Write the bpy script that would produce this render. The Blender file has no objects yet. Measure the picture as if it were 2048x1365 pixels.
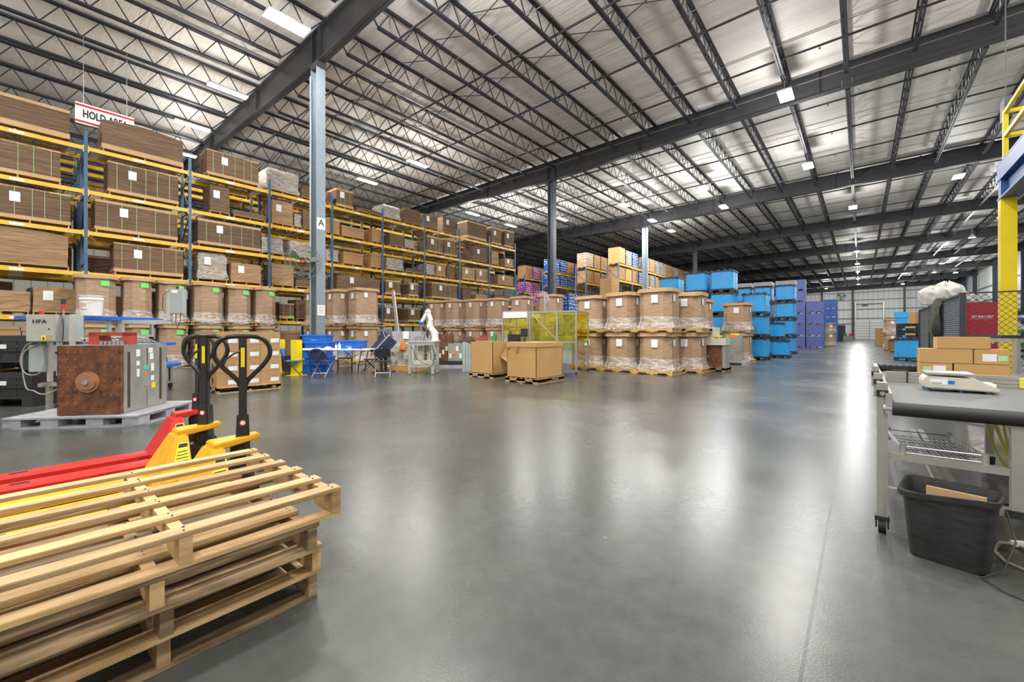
import bpy, math, random
from mathutils import Vector, Matrix
rnd = random.Random(7)
S = bpy.context.scene
COL = S.collection
PI = math.pi

# ------------------------------------------------------------------ camera, world, exposure
CH = 1.22                      # eye height (m)
FPX = 845.0                    # focal length in pixels of the 2048 wide frame
HOR = 668.0                    # horizon row
YAW = math.radians(39.56)      # camera turned left of the aisle (+Y)
SN, CS = math.sin(YAW), math.cos(YAW)
cd = bpy.data.cameras.new('camera')
cd.sensor_width = 36.0
cd.lens = FPX / 2048 * 36.0
cd.shift_y = -(682.5 - HOR) / 2048.0
cd.clip_start, cd.clip_end = 0.05, 400
cam = bpy.data.objects.new('camera', cd)
cam.location = (0, 0, CH)
cam.rotation_euler = (PI / 2, 0, YAW)
COL.objects.link(cam)
S.camera = cam
W = bpy.data.worlds.new('world')
S.world = W
W.use_nodes = True
W.node_tree.nodes['Background'].inputs[0].default_value = (0.9, 0.95, 1.0, 1)
W.node_tree.nodes['Background'].inputs[1].default_value = 0.3
S.view_settings.view_transform = 'Standard'
S.view_settings.look = 'None'
S.view_settings.gamma = 1.0
S.view_settings.use_curve_mapping = False
S.view_settings.exposure = 0.46
S.cycles.max_bounces = 8
S.cycles.diffuse_bounces = 4
S.cycles.transparent_max_bounces = 12
S.cycles.use_denoising = True
LAMP_W = 125.0                # watts of one high-bay lamp's panel
CEIL_FILL_W = 175.0                   # added point fill under each lamp to brighten the ceiling

# pixel helpers (2048x1365 frame of the photograph) used to find real positions
def wd(px, d):
    lat = (px - 1024) / FPX * d
    return (lat * CS - d * SN, lat * SN + d * CS)
def gp(px, py, z=0.0):
    return wd(px, FPX * (CH - z) / (py - HOR))
def depth(x, y):
    return -x * SN + y * CS
def onX(px, X):                # Y on the plane X=const seen at column px
    return X * 1.0 / math.tan(math.atan((px - 1024) / FPX) - YAW)
def zat(py, x, y):
    return CH + (HOR - py) * depth(x, y) / FPX

# ------------------------------------------------------------------ mesh building
class MB:
    def __init__(s):
        s.v, s.f, s.m = [], [], []
        s.cur = 0
    def add(s, vs, fs):
        n = len(s.v)
        s.v += [tuple(p) for p in vs]
        s.f += [tuple(n + i for i in f) for f in fs]
        s.m += [s.cur] * len(fs)
        return s
    def box(s, x0, x1, y0, y1, z0, z1, rz=0, c=None, M=None):
        vs = [Vector((x, y, z)) for z in (z0, z1) for y in (y0, y1) for x in (x0, x1)]
        if rz:
            cx, cy = c if c else ((x0 + x1) / 2, (y0 + y1) / 2)
            a, b = math.cos(rz), math.sin(rz)
            vs = [Vector((cx + (p.x - cx) * a - (p.y - cy) * b, cy + (p.x - cx) * b + (p.y - cy) * a, p.z)) for p in vs]
        if M is not None:
            vs = [M @ p for p in vs]
        return s.add(vs, [(0, 2, 3, 1), (4, 5, 7, 6), (0, 1, 5, 4), (2, 6, 7, 3), (0, 4, 6, 2), (1, 3, 7, 5)])
    def bar(s, p, q, w, h=None, up=(0, 0, 1)):
        p, q = Vector(p), Vector(q)
        h = w if h is None else h
        t = (q - p).normalized()
        u = Vector(up)
        if abs(t.dot(u)) > .98:
            u = Vector((0, 1, 0))
        a = t.cross(u).normalized() * w / 2
        b = a.cross(t).normalized() * h / 2
        vs = [p - a - b, p + a - b, p + a + b, p - a + b, q - a - b, q + a - b, q + a + b, q - a + b]
        return s.add(vs, [(0, 3, 2, 1), (4, 5, 6, 7), (0, 1, 5, 4), (1, 2, 6, 5), (2, 3, 7, 6), (3, 0, 4, 7)])
    def cyl(s, p, q, r, n=12, r2=None, caps=True):
        p, q = Vector(p), Vector(q)
        r2 = r if r2 is None else r2
        t = (q - p).normalized()
        u = Vector((0, 0, 1)) if abs(t.z) < .95 else Vector((1, 0, 0))
        a = t.cross(u).normalized()
        b = t.cross(a)
        vs = []
        for c, rr in ((p, r), (q, r2)):
            for k in range(n):
                an = 2 * PI * k / n
                vs.append(c + a * (math.cos(an) * rr) + b * (math.sin(an) * rr))
        fs = [(k, k + n, (k + 1) % n + n, (k + 1) % n) for k in range(n)]
        if caps:
            fs += [tuple(range(n)), tuple(range(2 * n - 1, n - 1, -1))]
        return s.add(vs, fs)
    def tube(s, pts, r, n=8, closed=False):
        pts = [Vector(p) for p in pts]
        N = len(pts)
        vs = []
        ref = Vector((0, 0, 1))
        prev = None
        for i, p in enumerate(pts):
            if closed:
                t = pts[(i + 1) % N] - pts[i - 1]
            else:
                t = pts[min(i + 1, N - 1)] - pts[max(i - 1, 0)]
            t.normalize()
            if prev is None:
                a = t.cross(ref)
                if a.length < .1:
                    a = t.cross(Vector((1, 0, 0)))
            else:
                a = prev - t * prev.dot(t)
            a.normalize()
            prev = a
            b = t.cross(a)
            for k in range(n):
                an = 2 * PI * k / n
                vs.append(p + a * (math.cos(an) * r) + b * (math.sin(an) * r))
        fs = []
        for i in range(N if closed else N - 1):
            j = (i + 1) % N
            for k in range(n):
                k2 = (k + 1) % n
                fs.append((i * n + k, i * n + k2, j * n + k2, j * n + k))
        if not closed:
            fs += [tuple(range(n - 1, -1, -1)), tuple(range((N - 1) * n, N * n))]
        return s.add(vs, fs)
    def loft(s, rings, cap0=True, cap1=True):
        n = len(rings[0])
        vs = [p for r in rings for p in r]
        fs = []
        for i in range(len(rings) - 1):
            for k in range(n):
                k2 = (k + 1) % n
                fs.append((i * n + k, i * n + k2, (i + 1) * n + k2, (i + 1) * n + k))
        if cap0:
            fs.append(tuple(range(n - 1, -1, -1)))
        if cap1:
            fs.append(tuple(range((len(rings) - 1) * n, len(rings) * n)))
        return s.add(vs, fs)
    def prism(s, poly, z0, z1, axis='z'):
        n = len(poly)
        def P(a, b, z):
            return {'z': (a, b, z), 'y': (a, z, b), 'x': (z, a, b)}[axis]
        vs = [P(a, b, z0) for a, b in poly] + [P(a, b, z1) for a, b in poly]
        fs = [(k, (k + 1) % n, (k + 1) % n + n, k + n) for k in range(n)] + [tuple(range(n - 1, -1, -1)), tuple(range(n, 2 * n))]
        return s.add(vs, fs)
    def sphere(s, c, r, n=12, m=8, sq=(1, 1, 1)):
        rings = []
        for j in range(1, m):
            th = PI * j / m
            rings.append([(c[0] + r * sq[0] * math.sin(th) * math.cos(2 * PI * k / n), c[1] + r * sq[1] * math.sin(th) * math.sin(2 * PI * k / n), c[2] - r * sq[2] * math.cos(th)) for k in range(n)])
        return s.loft(rings)
    def mesh(s, name, mats, smooth=False):
        me = bpy.data.meshes.new(name)
        me.from_pydata(s.v, [], s.f)
        if not isinstance(mats, (list, tuple)):
            mats = [mats]
        for m in mats:
            me.materials.append(m)
        if len(mats) > 1:
            me.polygons.foreach_set('material_index', s.m)
        if smooth:
            me.polygons.foreach_set('use_smooth', [True] * len(me.polygons))
            try:
                me.set_sharp_from_angle(angle=math.radians(40))
            except Exception:
                pass
        me.update()
        return me
    def build(s, name, mats, parent=None, smooth=False, bevel=0, loc=None, rz=0):
        me = s.mesh(name, mats, smooth)
        if bevel:
            import bmesh
            b = bmesh.new()
            b.from_mesh(me)
            bmesh.ops.bevel(b, geom=list(b.edges), offset=bevel, segments=2, affect='EDGES', clamp_overlap=True)
            b.to_mesh(me)
            b.free()
        return link(name, me, parent, loc, rz)

def link(name, me, parent=None, loc=None, rz=0):
    o = bpy.data.objects.new(name, me)
    COL.objects.link(o)
    if parent is not None:
        o.parent = parent
    if loc is not None:
        o.location = loc
    if rz:
        o.rotation_euler = (0, 0, rz)
    return o
def tag(o, label, cat, group=None, kind=None):
    if label:
        o['label'] = label
    if cat:
        o['category'] = cat
    if group:
        o['group'] = group
    if kind:
        o['kind'] = kind
    return o
def thing(name, label, cat, loc=(0, 0, 0), rz=0, group=None):
    o = bpy.data.objects.new(name, None)
    o.empty_display_size = .1
    COL.objects.link(o)
    o.location = loc
    o.rotation_euler = (0, 0, rz)
    return tag(o, label, cat, group)
KIDS = {}
def dup(root, loc, rz=0, label=None, group=None, scale=None):
    def cp(o, par):
        c = o.copy()
        COL.objects.link(c)
        c.parent = par
        for ch in KIDS.setdefault(o.name, list(o.children)):
            cp(ch, c)
        return c
    r = cp(root, None)
    r.location = loc
    r.rotation_euler = (0, 0, rz)
    if scale:
        r.scale = scale
    if label:
        r['label'] = label
    if group:
        r['group'] = group
    return r
def struct(o):
    o['kind'] = 'structure'
    return o
ORD = ['first', 'second', 'third', 'fourth', 'fifth', 'sixth', 'seventh', 'eighth', 'ninth', 'tenth', 'eleventh', 'twelfth', 'thirteenth', 'fourteenth', 'fifteenth', 'sixteenth', 'seventeenth', 'eighteenth', 'nineteenth', 'twentieth']

# ------------------------------------------------------------------ materials
def base_mat(name):
    m = bpy.data.materials.new(name)
    m.use_nodes = True
    nt = m.node_tree
    b = nt.nodes['Principled BSDF']
    return m, nt, b
def nd(nt, typ, **kw):
    n = nt.nodes.new(typ)
    for k, v in kw.items():
        if k in n.inputs.keys() if hasattr(n.inputs, 'keys') else False:
            n.inputs[k].default_value = v
        else:
            setattr(n, k, v)
    return n
def mk(name, c, rough=.5, metal=0.0, var=0.12, scale=6.0, bump=0.0, bscale=40.0, stretch=None, c2=None, spec=None, gen=False):
    m, nt, b = base_mat(name)
    b.inputs['Roughness'].default_value = rough
    b.inputs['Metallic'].default_value = metal
    if spec is not None:
        b.inputs['Specular IOR Level'].default_value = spec
    tc = nt.nodes.new('ShaderNodeTexCoord')
    mp = nt.nodes.new('ShaderNodeMapping')
    if stretch:
        mp.inputs['Scale'].default_value = stretch
    nt.links.new(tc.outputs['Object'], mp.inputs[0])
    nz = nt.nodes.new('ShaderNodeTexNoise')
    nz.inputs['Scale'].default_value = scale
    nz.inputs['Detail'].default_value = 5
    nt.links.new(mp.outputs[0], nz.inputs['Vector'])
    cr = nt.nodes.new('ShaderNodeValToRGB')
    cr.color_ramp.elements[0].position = .3
    cr.color_ramp.elements[1].position = .7
    c2 = c2 or tuple(x * (1 - var) for x in c)
    hi = tuple(min(1, x * (1 + var)) for x in c)
    cr.color_ramp.elements[0].color = (*c2, 1)
    cr.color_ramp.elements[1].color = (*hi, 1)
    nt.links.new(nz.outputs[0], cr.inputs[0])
    nt.links.new(cr.outputs[0], b.inputs['Base Color'])
    if bump:
        n2 = nt.nodes.new('ShaderNodeTexNoise')
        n2.inputs['Scale'].default_value = bscale
        nt.links.new(mp.outputs[0], n2.inputs['Vector'])
        bp = nt.nodes.new('ShaderNodeBump')
        bp.inputs['Strength'].default_value = bump
        bp.inputs['Distance'].default_value = .01
        nt.links.new(n2.outputs[0], bp.inputs['Height'])
        nt.links.new(bp.outputs[0], b.inputs['Normal'])
    return m

M = {}
M['steel_dark'] = mk('dark_steel_paint', (.036, .040, .050), .45, .2)
M['steel_beam'] = mk('beam_paint', (.040, .041, .046), .5, .1, scale=1.5)
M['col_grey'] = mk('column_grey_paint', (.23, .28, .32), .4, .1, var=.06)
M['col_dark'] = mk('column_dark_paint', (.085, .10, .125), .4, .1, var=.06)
M['rod'] = mk('bridging_rod_paint', (.20, .19, .17), .6)
M['galv'] = mk('galvanised_steel', (.48, .49, .50), .35, .8)
M['alu'] = mk('aluminium_profile', (.62, .62, .60), .35, .75, var=.06)
M['alu_warm'] = mk('aluminium_profile_dull', (.42, .41, .37), .4, .6, var=.08)
M['yellow_rack'] = mk('rack_yellow_paint', (.72, .44, .035), .42, 0, var=.12, scale=3)
M['blue_rack'] = mk('rack_blue_paint', (.045, .13, .25), .45, 0, var=.15)
M['blue_dark'] = mk('rack_blue_dark', (.03, .05, .12), .5)
M['yellow'] = mk('safety_yellow_paint', (.85, .66, .012), .35, 0, var=.06, scale=2)
M['yellow_jack'] = mk('pallet_jack_yellow_paint', (.80, .42, .012), .32, 0, var=.12, scale=9)
M['red_jack'] = mk('pallet_jack_red_paint', (.62, .028, .022), .3, 0, var=.1, scale=9)
M['black'] = mk('black_plastic', (.022, .022, .024), .4, 0, var=.2)
M['black_rub'] = mk('black_rubber', (.016, .016, .017), .6)
M['black_gloss'] = mk('gloss_black_paint', (.014, .014, .016), .16)
M['blackbin'] = mk('scuffed_black_plastic', (.024, .024, .026), .5, 0, var=.45, scale=14, stretch=(1, 1, 3))
M['kraft'] = mk('kraft_cardboard', (.385, .215, .092), .75, 0, var=.07, scale=2.5)
M['kraft_light'] = mk('new_kraft_cardboard', (.50, .30, .115), .7, 0, var=.05, scale=2)
M['kraft_box'] = mk('carton_cardboard', (.43, .25, .115), .7, 0, var=.05, scale=3)
M['kraft_pale'] = mk('pale_kraft_paper', (.50, .325, .165), .7, 0, var=.06, scale=3)
M['kraft_dark'] = mk('dark_cardboard', (.30, .18, .095), .8, 0, var=.12)
M['white'] = mk('white_paper', (.80, .81, .82), .55, 0, var=.03)
M['white_pl'] = mk('white_plastic', (.78, .78, .77), .35, 0, var=.04)
M['ink'] = mk('black_ink', (.02, .02, .02), .6)
M['inkbrown'] = mk('brown_ink', (.10, .05, .03), .6)
M['green_lab'] = mk('green_label', (.15, .72, .16), .5, 0, var=.05)
M['green_strap'] = mk('green_strap', (.30, .42, .20), .35)
M['red'] = mk('red_paint', (.55, .03, .03), .35)
M['maroon'] = mk('red_cabinet_paint', (.42, .018, .035), .35, 0, var=.05)
M['orange'] = mk('orange_plastic', (.85, .22, .02), .4)
M['teal'] = mk('teal_sticker', (.05, .55, .42), .4)
M['tote'] = mk('sky_blue_plastic', (.025, .36, .80), .38, 0, var=.05, scale=1.5)
M['tote_edge'] = mk('grey_blue_plastic', (.22, .35, .50), .4)
M['tote_dark'] = mk('tote_black_plastic', (.025, .03, .04), .5)
M['binblue'] = mk('royal_blue_plastic', (.012, .14, .62), .35, 0, var=.08)
M['indigo'] = mk('violet_blue_plastic', (.075, .10, .30), .5, 0, var=.12, scale=4)
M['tableblue'] = mk('blue_turntable_plastic', (.02, .14, .62), .3, 0, var=.04)
M['cab'] = mk('grey_cabinet_paint', (.42, .43, .39), .4, 0, var=.04)
M['cab2'] = mk('blue_grey_cabinet_paint', (.36, .40, .40), .4, 0, var=.05)
M['mould'] = mk('worn_grey_steel', (.33, .335, .31), .42, .35, var=.16, scale=5, bump=.15)
M['beige'] = mk('beige_plastic', (.58, .56, .47), .4, 0, var=.03)
M['cream'] = mk('cream_machine_paint', (.60, .60, .50), .45, 0, var=.06)
M['chair_blue'] = mk('blue_vinyl', (.05, .20, .55), .45, 0, var=.08)
M['chair_navy'] = mk('navy_plastic', (.03, .045, .10), .35, 0, var=.08)
M['belt'] = mk('grey_conveyor_belt', (.13, .135, .14), .5, 0, var=.08, scale=10)
M['mat'] = mk('dark_floor_mat', (.06, .058, .055), .45, 0, var=.25, scale=3)
M['cable_y'] = mk('yellow_cable', (.62, .62, .06), .4)
M['cable'] = mk('black_cable', (.03, .03, .03), .5)
M['cable_g'] = mk('grey_cable', (.35, .34, .31), .5)
M['cable_b'] = mk('brown_cord', (.30, .22, .16), .5)
M['fan_green'] = mk('grey_green_paint', (.13, .16, .13), .45, .3)
M['wall'] = mk('white_wall_panel', (.60, .61, .58), .5, 0, var=.05, scale=.4)
M['fence_wire'] = mk('fence_wire_coating', (.17, .18, .20), .5, .3)
M['girt'] = mk('girt_steel', (.20, .22, .22), .5, .2)
M['navy_steel'] = mk('navy_steel_paint', (.035, .05, .09), .5)
M['mezz_blue'] = mk('mezzanine_blue_paint', (.035, .10, .30), .4)
M['plastic_grey'] = mk('grey_plastic_pallet', (.36, .36, .39), .5, 0, var=.18, scale=7)
M['cloth'] = mk('dark_jacket_cloth', (.05, .055, .045), .9, 0, var=.3, scale=12, bump=.3)
M['bag'] = mk('white_plastic_bag', (.66, .66, .62), .35, 0, var=.15, scale=4, bump=.6, bscale=8)
M['green'] = mk('green_shelf_paint', (.02, .32, .06), .4)
M['pipe'] = mk('sprinkler_pipe_paint', (.035, .032, .034), .5)
M['red_head'] = mk('sprinkler_red', (.4, .03, .02), .4)

def mk_wood(name, c, dark, scale=1.0, rough=.65):
    m, nt, b = base_mat(name)
    b.inputs['Roughness'].default_value = rough
    tc = nt.nodes.new('ShaderNodeTexCoord')
    oi = nt.nodes.new('ShaderNodeObjectInfo')
    mp = nt.nodes.new('ShaderNodeMapping')
    mp.inputs['Scale'].default_value = (9 * scale, 1.2 * scale, 9 * scale)
    cmb = nt.nodes.new('ShaderNodeCombineXYZ')
    mu = nt.nodes.new('ShaderNodeMath'); mu.operation = 'MULTIPLY'; mu.inputs[1].default_value = 37.0
    nt.links.new(oi.outputs['Random'], mu.inputs[0])
    nt.links.new(mu.outputs[0], cmb.inputs[0]); nt.links.new(mu.outputs[0], cmb.inputs[2])
    nt.links.new(cmb.outputs[0], mp.inputs['Location'])
    nt.links.new(tc.outputs['Object'], mp.inputs[0])
    nz = nt.nodes.new('ShaderNodeTexNoise'); nz.inputs['Scale'].default_value = 3; nz.inputs['Detail'].default_value = 8; nz.inputs['Distortion'].default_value = .6
    nt.links.new(mp.outputs[0], nz.inputs['Vector'])
    cr = nt.nodes.new('ShaderNodeValToRGB')
    cr.color_ramp.elements[0].position = .32; cr.color_ramp.elements[0].color = (*dark, 1)
    cr.color_ramp.elements[1].position = .62; cr.color_ramp.elements[1].color = (*c, 1)
    nt.links.new(nz.outputs[0], cr.inputs[0])
    hs = nt.nodes.new('ShaderNodeHueSaturation')
    mr = nt.nodes.new('ShaderNodeMapRange'); mr.inputs[3].default_value = .72; mr.inputs[4].default_value = 1.18
    nt.links.new(oi.outputs['Random'], mr.inputs[0])
    nt.links.new(mr.outputs[0], hs.inputs['Value'])
    nt.links.new(cr.outputs[0], hs.inputs['Color'])
    nt.links.new(hs.outputs[0], b.inputs['Base Color'])
    bp = nt.nodes.new('ShaderNodeBump'); bp.inputs['Strength'].default_value = .25; bp.inputs['Distance'].default_value = .004
    nt.links.new(nz.outputs[0], bp.inputs['Height']); nt.links.new(bp.outputs[0], b.inputs['Normal'])
    return m
M['wood'] = mk_wood('pine_pallet_wood', (.56, .385, .19), (.36, .22, .095))
M['wood_old'] = mk_wood('old_pallet_wood', (.40, .28, .155), (.13, .085, .05))
M['wood_far'] = mk_wood('yellow_pine_pallet', (.60, .38, .14), (.42, .25, .09))

def mk_stack(name, c, dark):
    # pile of flat cardboard seen edge-on: fine horizontal layers
    m, nt, b = base_mat(name)
    b.inputs['Roughness'].default_value = .85
    tc = nt.nodes.new('ShaderNodeTexCoord')
    oi = nt.nodes.new('ShaderNodeObjectInfo')
    cmb = nt.nodes.new('ShaderNodeCombineXYZ')
    mu = nt.nodes.new('ShaderNodeMath'); mu.operation = 'MULTIPLY'; mu.inputs[1].default_value = 19.0
    nt.links.new(oi.outputs['Random'], mu.inputs[0])
    for k in range(3):
        nt.links.new(mu.outputs[0], cmb.inputs[k])
    mp = nt.nodes.new('ShaderNodeMapping'); mp.inputs['Scale'].default_value = (1.1, 1.1, 34)
    nt.links.new(cmb.outputs[0], mp.inputs['Location'])
    nt.links.new(tc.outputs['Object'], mp.inputs[0])
    nz = nt.nodes.new('ShaderNodeTexNoise'); nz.inputs['Scale'].default_value = 1.0; nz.inputs['Detail'].default_value = 6; nz.inputs['Roughness'].default_value = .7
    nt.links.new(mp.outputs[0], nz.inputs['Vector'])
    cr = nt.nodes.new('ShaderNodeValToRGB')
    cr.color_ramp.elements[0].position = .38; cr.color_ramp.elements[0].color = (*dark, 1)
    cr.color_ramp.elements[1].position = .62; cr.color_ramp.elements[1].color = (*c, 1)
    nt.links.new(nz.outputs[0], cr.inputs[0])
    hs = nt.nodes.new('ShaderNodeHueSaturation')
    mr = nt.nodes.new('ShaderNodeMapRange'); mr.inputs[3].default_value = .85; mr.inputs[4].default_value = 1.2
    nt.links.new(oi.outputs['Random'], mr.inputs[0]); nt.links.new(mr.outputs[0], hs.inputs['Value'])
    nt.links.new(cr.outputs[0], hs.inputs['Color'])
    nt.links.new(hs.outputs[0], b.inputs['Base Color'])
    bp = nt.nodes.new('ShaderNodeBump'); bp.inputs['Strength'].default_value = .6; bp.inputs['Distance'].default_value = .01
    nt.links.new(nz.outputs[0], bp.inputs['Height']); nt.links.new(bp.outputs[0], b.inputs['Normal'])
    return m
M['stack'] = mk_stack('cardboard_edges', (.215, .132, .078), (.095, .058, .035))
M['stack_l'] = mk_stack('light_cardboard_edges', (.44, .28, .15), (.22, .135, .07))

def mk_wrap(name, amount, tint=(.8, .8, .8), rough=.18, sz=9):
    m, nt, b = base_mat(name)
    nt.nodes.remove(b)
    out = nt.nodes['Material Output']
    tr = nt.nodes.new('ShaderNodeBsdfTransparent')
    pb = nt.nodes.new('ShaderNodeBsdfPrincipled')
    pb.inputs['Base Color'].default_value = (*tint, 1)
    pb.inputs['Roughness'].default_value = rough
    tc = nt.nodes.new('ShaderNodeTexCoord')
    mp = nt.nodes.new('ShaderNodeMapping'); mp.inputs['Scale'].default_value = (1.3, 1.3, 4.5); mp.inputs['Rotation'].default_value = (.25, .2, 0)
    nt.links.new(tc.outputs['Object'], mp.inputs[0])
    nz = nt.nodes.new('ShaderNodeTexNoise'); nz.inputs['Scale'].default_value = sz * .45; nz.inputs['Detail'].default_value = 5; nz.inputs['Distortion'].default_value = 1.2
    nt.links.new(mp.outputs[0], nz.inputs['Vector'])
    cr = nt.nodes.new('ShaderNodeMapRange')
    cr.inputs[1].default_value = .36; cr.inputs[2].default_value = .80; cr.inputs[3].default_value = amount * .35; cr.inputs[4].default_value = min(1, amount * 2.2)
    nt.links.new(nz.outputs[0], cr.inputs[0])
    bp = nt.nodes.new('ShaderNodeBump'); bp.inputs['Strength'].default_value = .9; bp.inputs['Distance'].default_value = .03
    nt.links.new(nz.outputs[0], bp.inputs['Height']); nt.links.new(bp.outputs[0], pb.inputs['Normal'])
    mx = nt.nodes.new('ShaderNodeMixShader')
    nt.links.new(cr.outputs[0], mx.inputs[0]); nt.links.new(tr.outputs[0], mx.inputs[1]); nt.links.new(pb.outputs[0], mx.inputs[2])
    nt.links.new(mx.outputs[0], out.inputs['Surface'])
    return m
M['wrap'] = mk_wrap('clear_stretch_film', .155, sz=6)
M['wrap_heavy'] = mk_wrap('bunched_stretch_film', .42, sz=6)
M['wrap_silver'] = mk_wrap('thick_stretch_film', .5, tint=(.60, .60, .58), sz=9)

def mk_glass(name, c, a):
    m, nt, b = base_mat(name)
    nt.nodes.remove(b)
    out = nt.nodes['Material Output']
    tr = nt.nodes.new('ShaderNodeBsdfTransparent'); tr.inputs[0].default_value = (*c, 1)
    gl = nt.nodes.new('ShaderNodeBsdfGlossy'); gl.inputs['Roughness'].default_value = .08
    gl.inputs['Color'].default_value = (*c, 1)
    mx = nt.nodes.new('ShaderNodeMixShader'); mx.inputs[0].default_value = a
    nt.links.new(tr.outputs[0], mx.inputs[1]); nt.links.new(gl.outputs[0], mx.inputs[2])
    nt.links.new(mx.outputs[0], out.inputs['Surface'])
    return m
M['yglass'] = mk_glass('yellow_polycarbonate', (.95, .91, .42), .10)

def mk_rust():
    m, nt, b = base_mat('rusty_steel_plate')
    b.inputs['Roughness'].default_value = .7
    tc = nt.nodes.new('ShaderNodeTexCoord')
    nz = nt.nodes.new('ShaderNodeTexNoise'); nz.inputs['Scale'].default_value = 7; nz.inputs['Detail'].default_value = 10; nz.inputs['Roughness'].default_value = .7
    nt.links.new(tc.outputs['Object'], nz.inputs['Vector'])
    cr = nt.nodes.new('ShaderNodeValToRGB')
    e = cr.color_ramp.elements
    e[0].position = .35; e[0].color = (.045, .022, .014, 1)
    e[1].position = .72; e[1].color = (.34, .12, .035, 1)
    q = e.new(.52); q.color = (.14, .05, .02, 1)
    nt.links.new(nz.outputs[0], cr.inputs[0]); nt.links.new(cr.outputs[0], b.inputs['Base Color'])
    bp = nt.nodes.new('ShaderNodeBump'); bp.inputs['Strength'].default_value = .3; bp.inputs['Distance'].default_value = .01
    nt.links.new(nz.outputs[0], bp.inputs['Height']); nt.links.new(bp.outputs[0], b.inputs['Normal'])
    return m
M['rust'] = mk_rust()
M['rust_l'] = mk('light_rust', (.36, .17, .09), .6, .2, var=.2, scale=12)

def mk_emit(name, c, s):
    m, nt, b = base_mat(name)
    b.inputs['Base Color'].default_value = (.9, .9, .9, 1)
    b.inputs['Emission Color'].default_value = (*c, 1)
    b.inputs['Emission Strength'].default_value = s
    return m
M['lamp'] = mk_emit('lamp_diffuser', (1, .99, .96), 6.0)
M['lamp_body'] = mk('lamp_housing', (.62, .62, .60), .4, .1)

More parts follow.
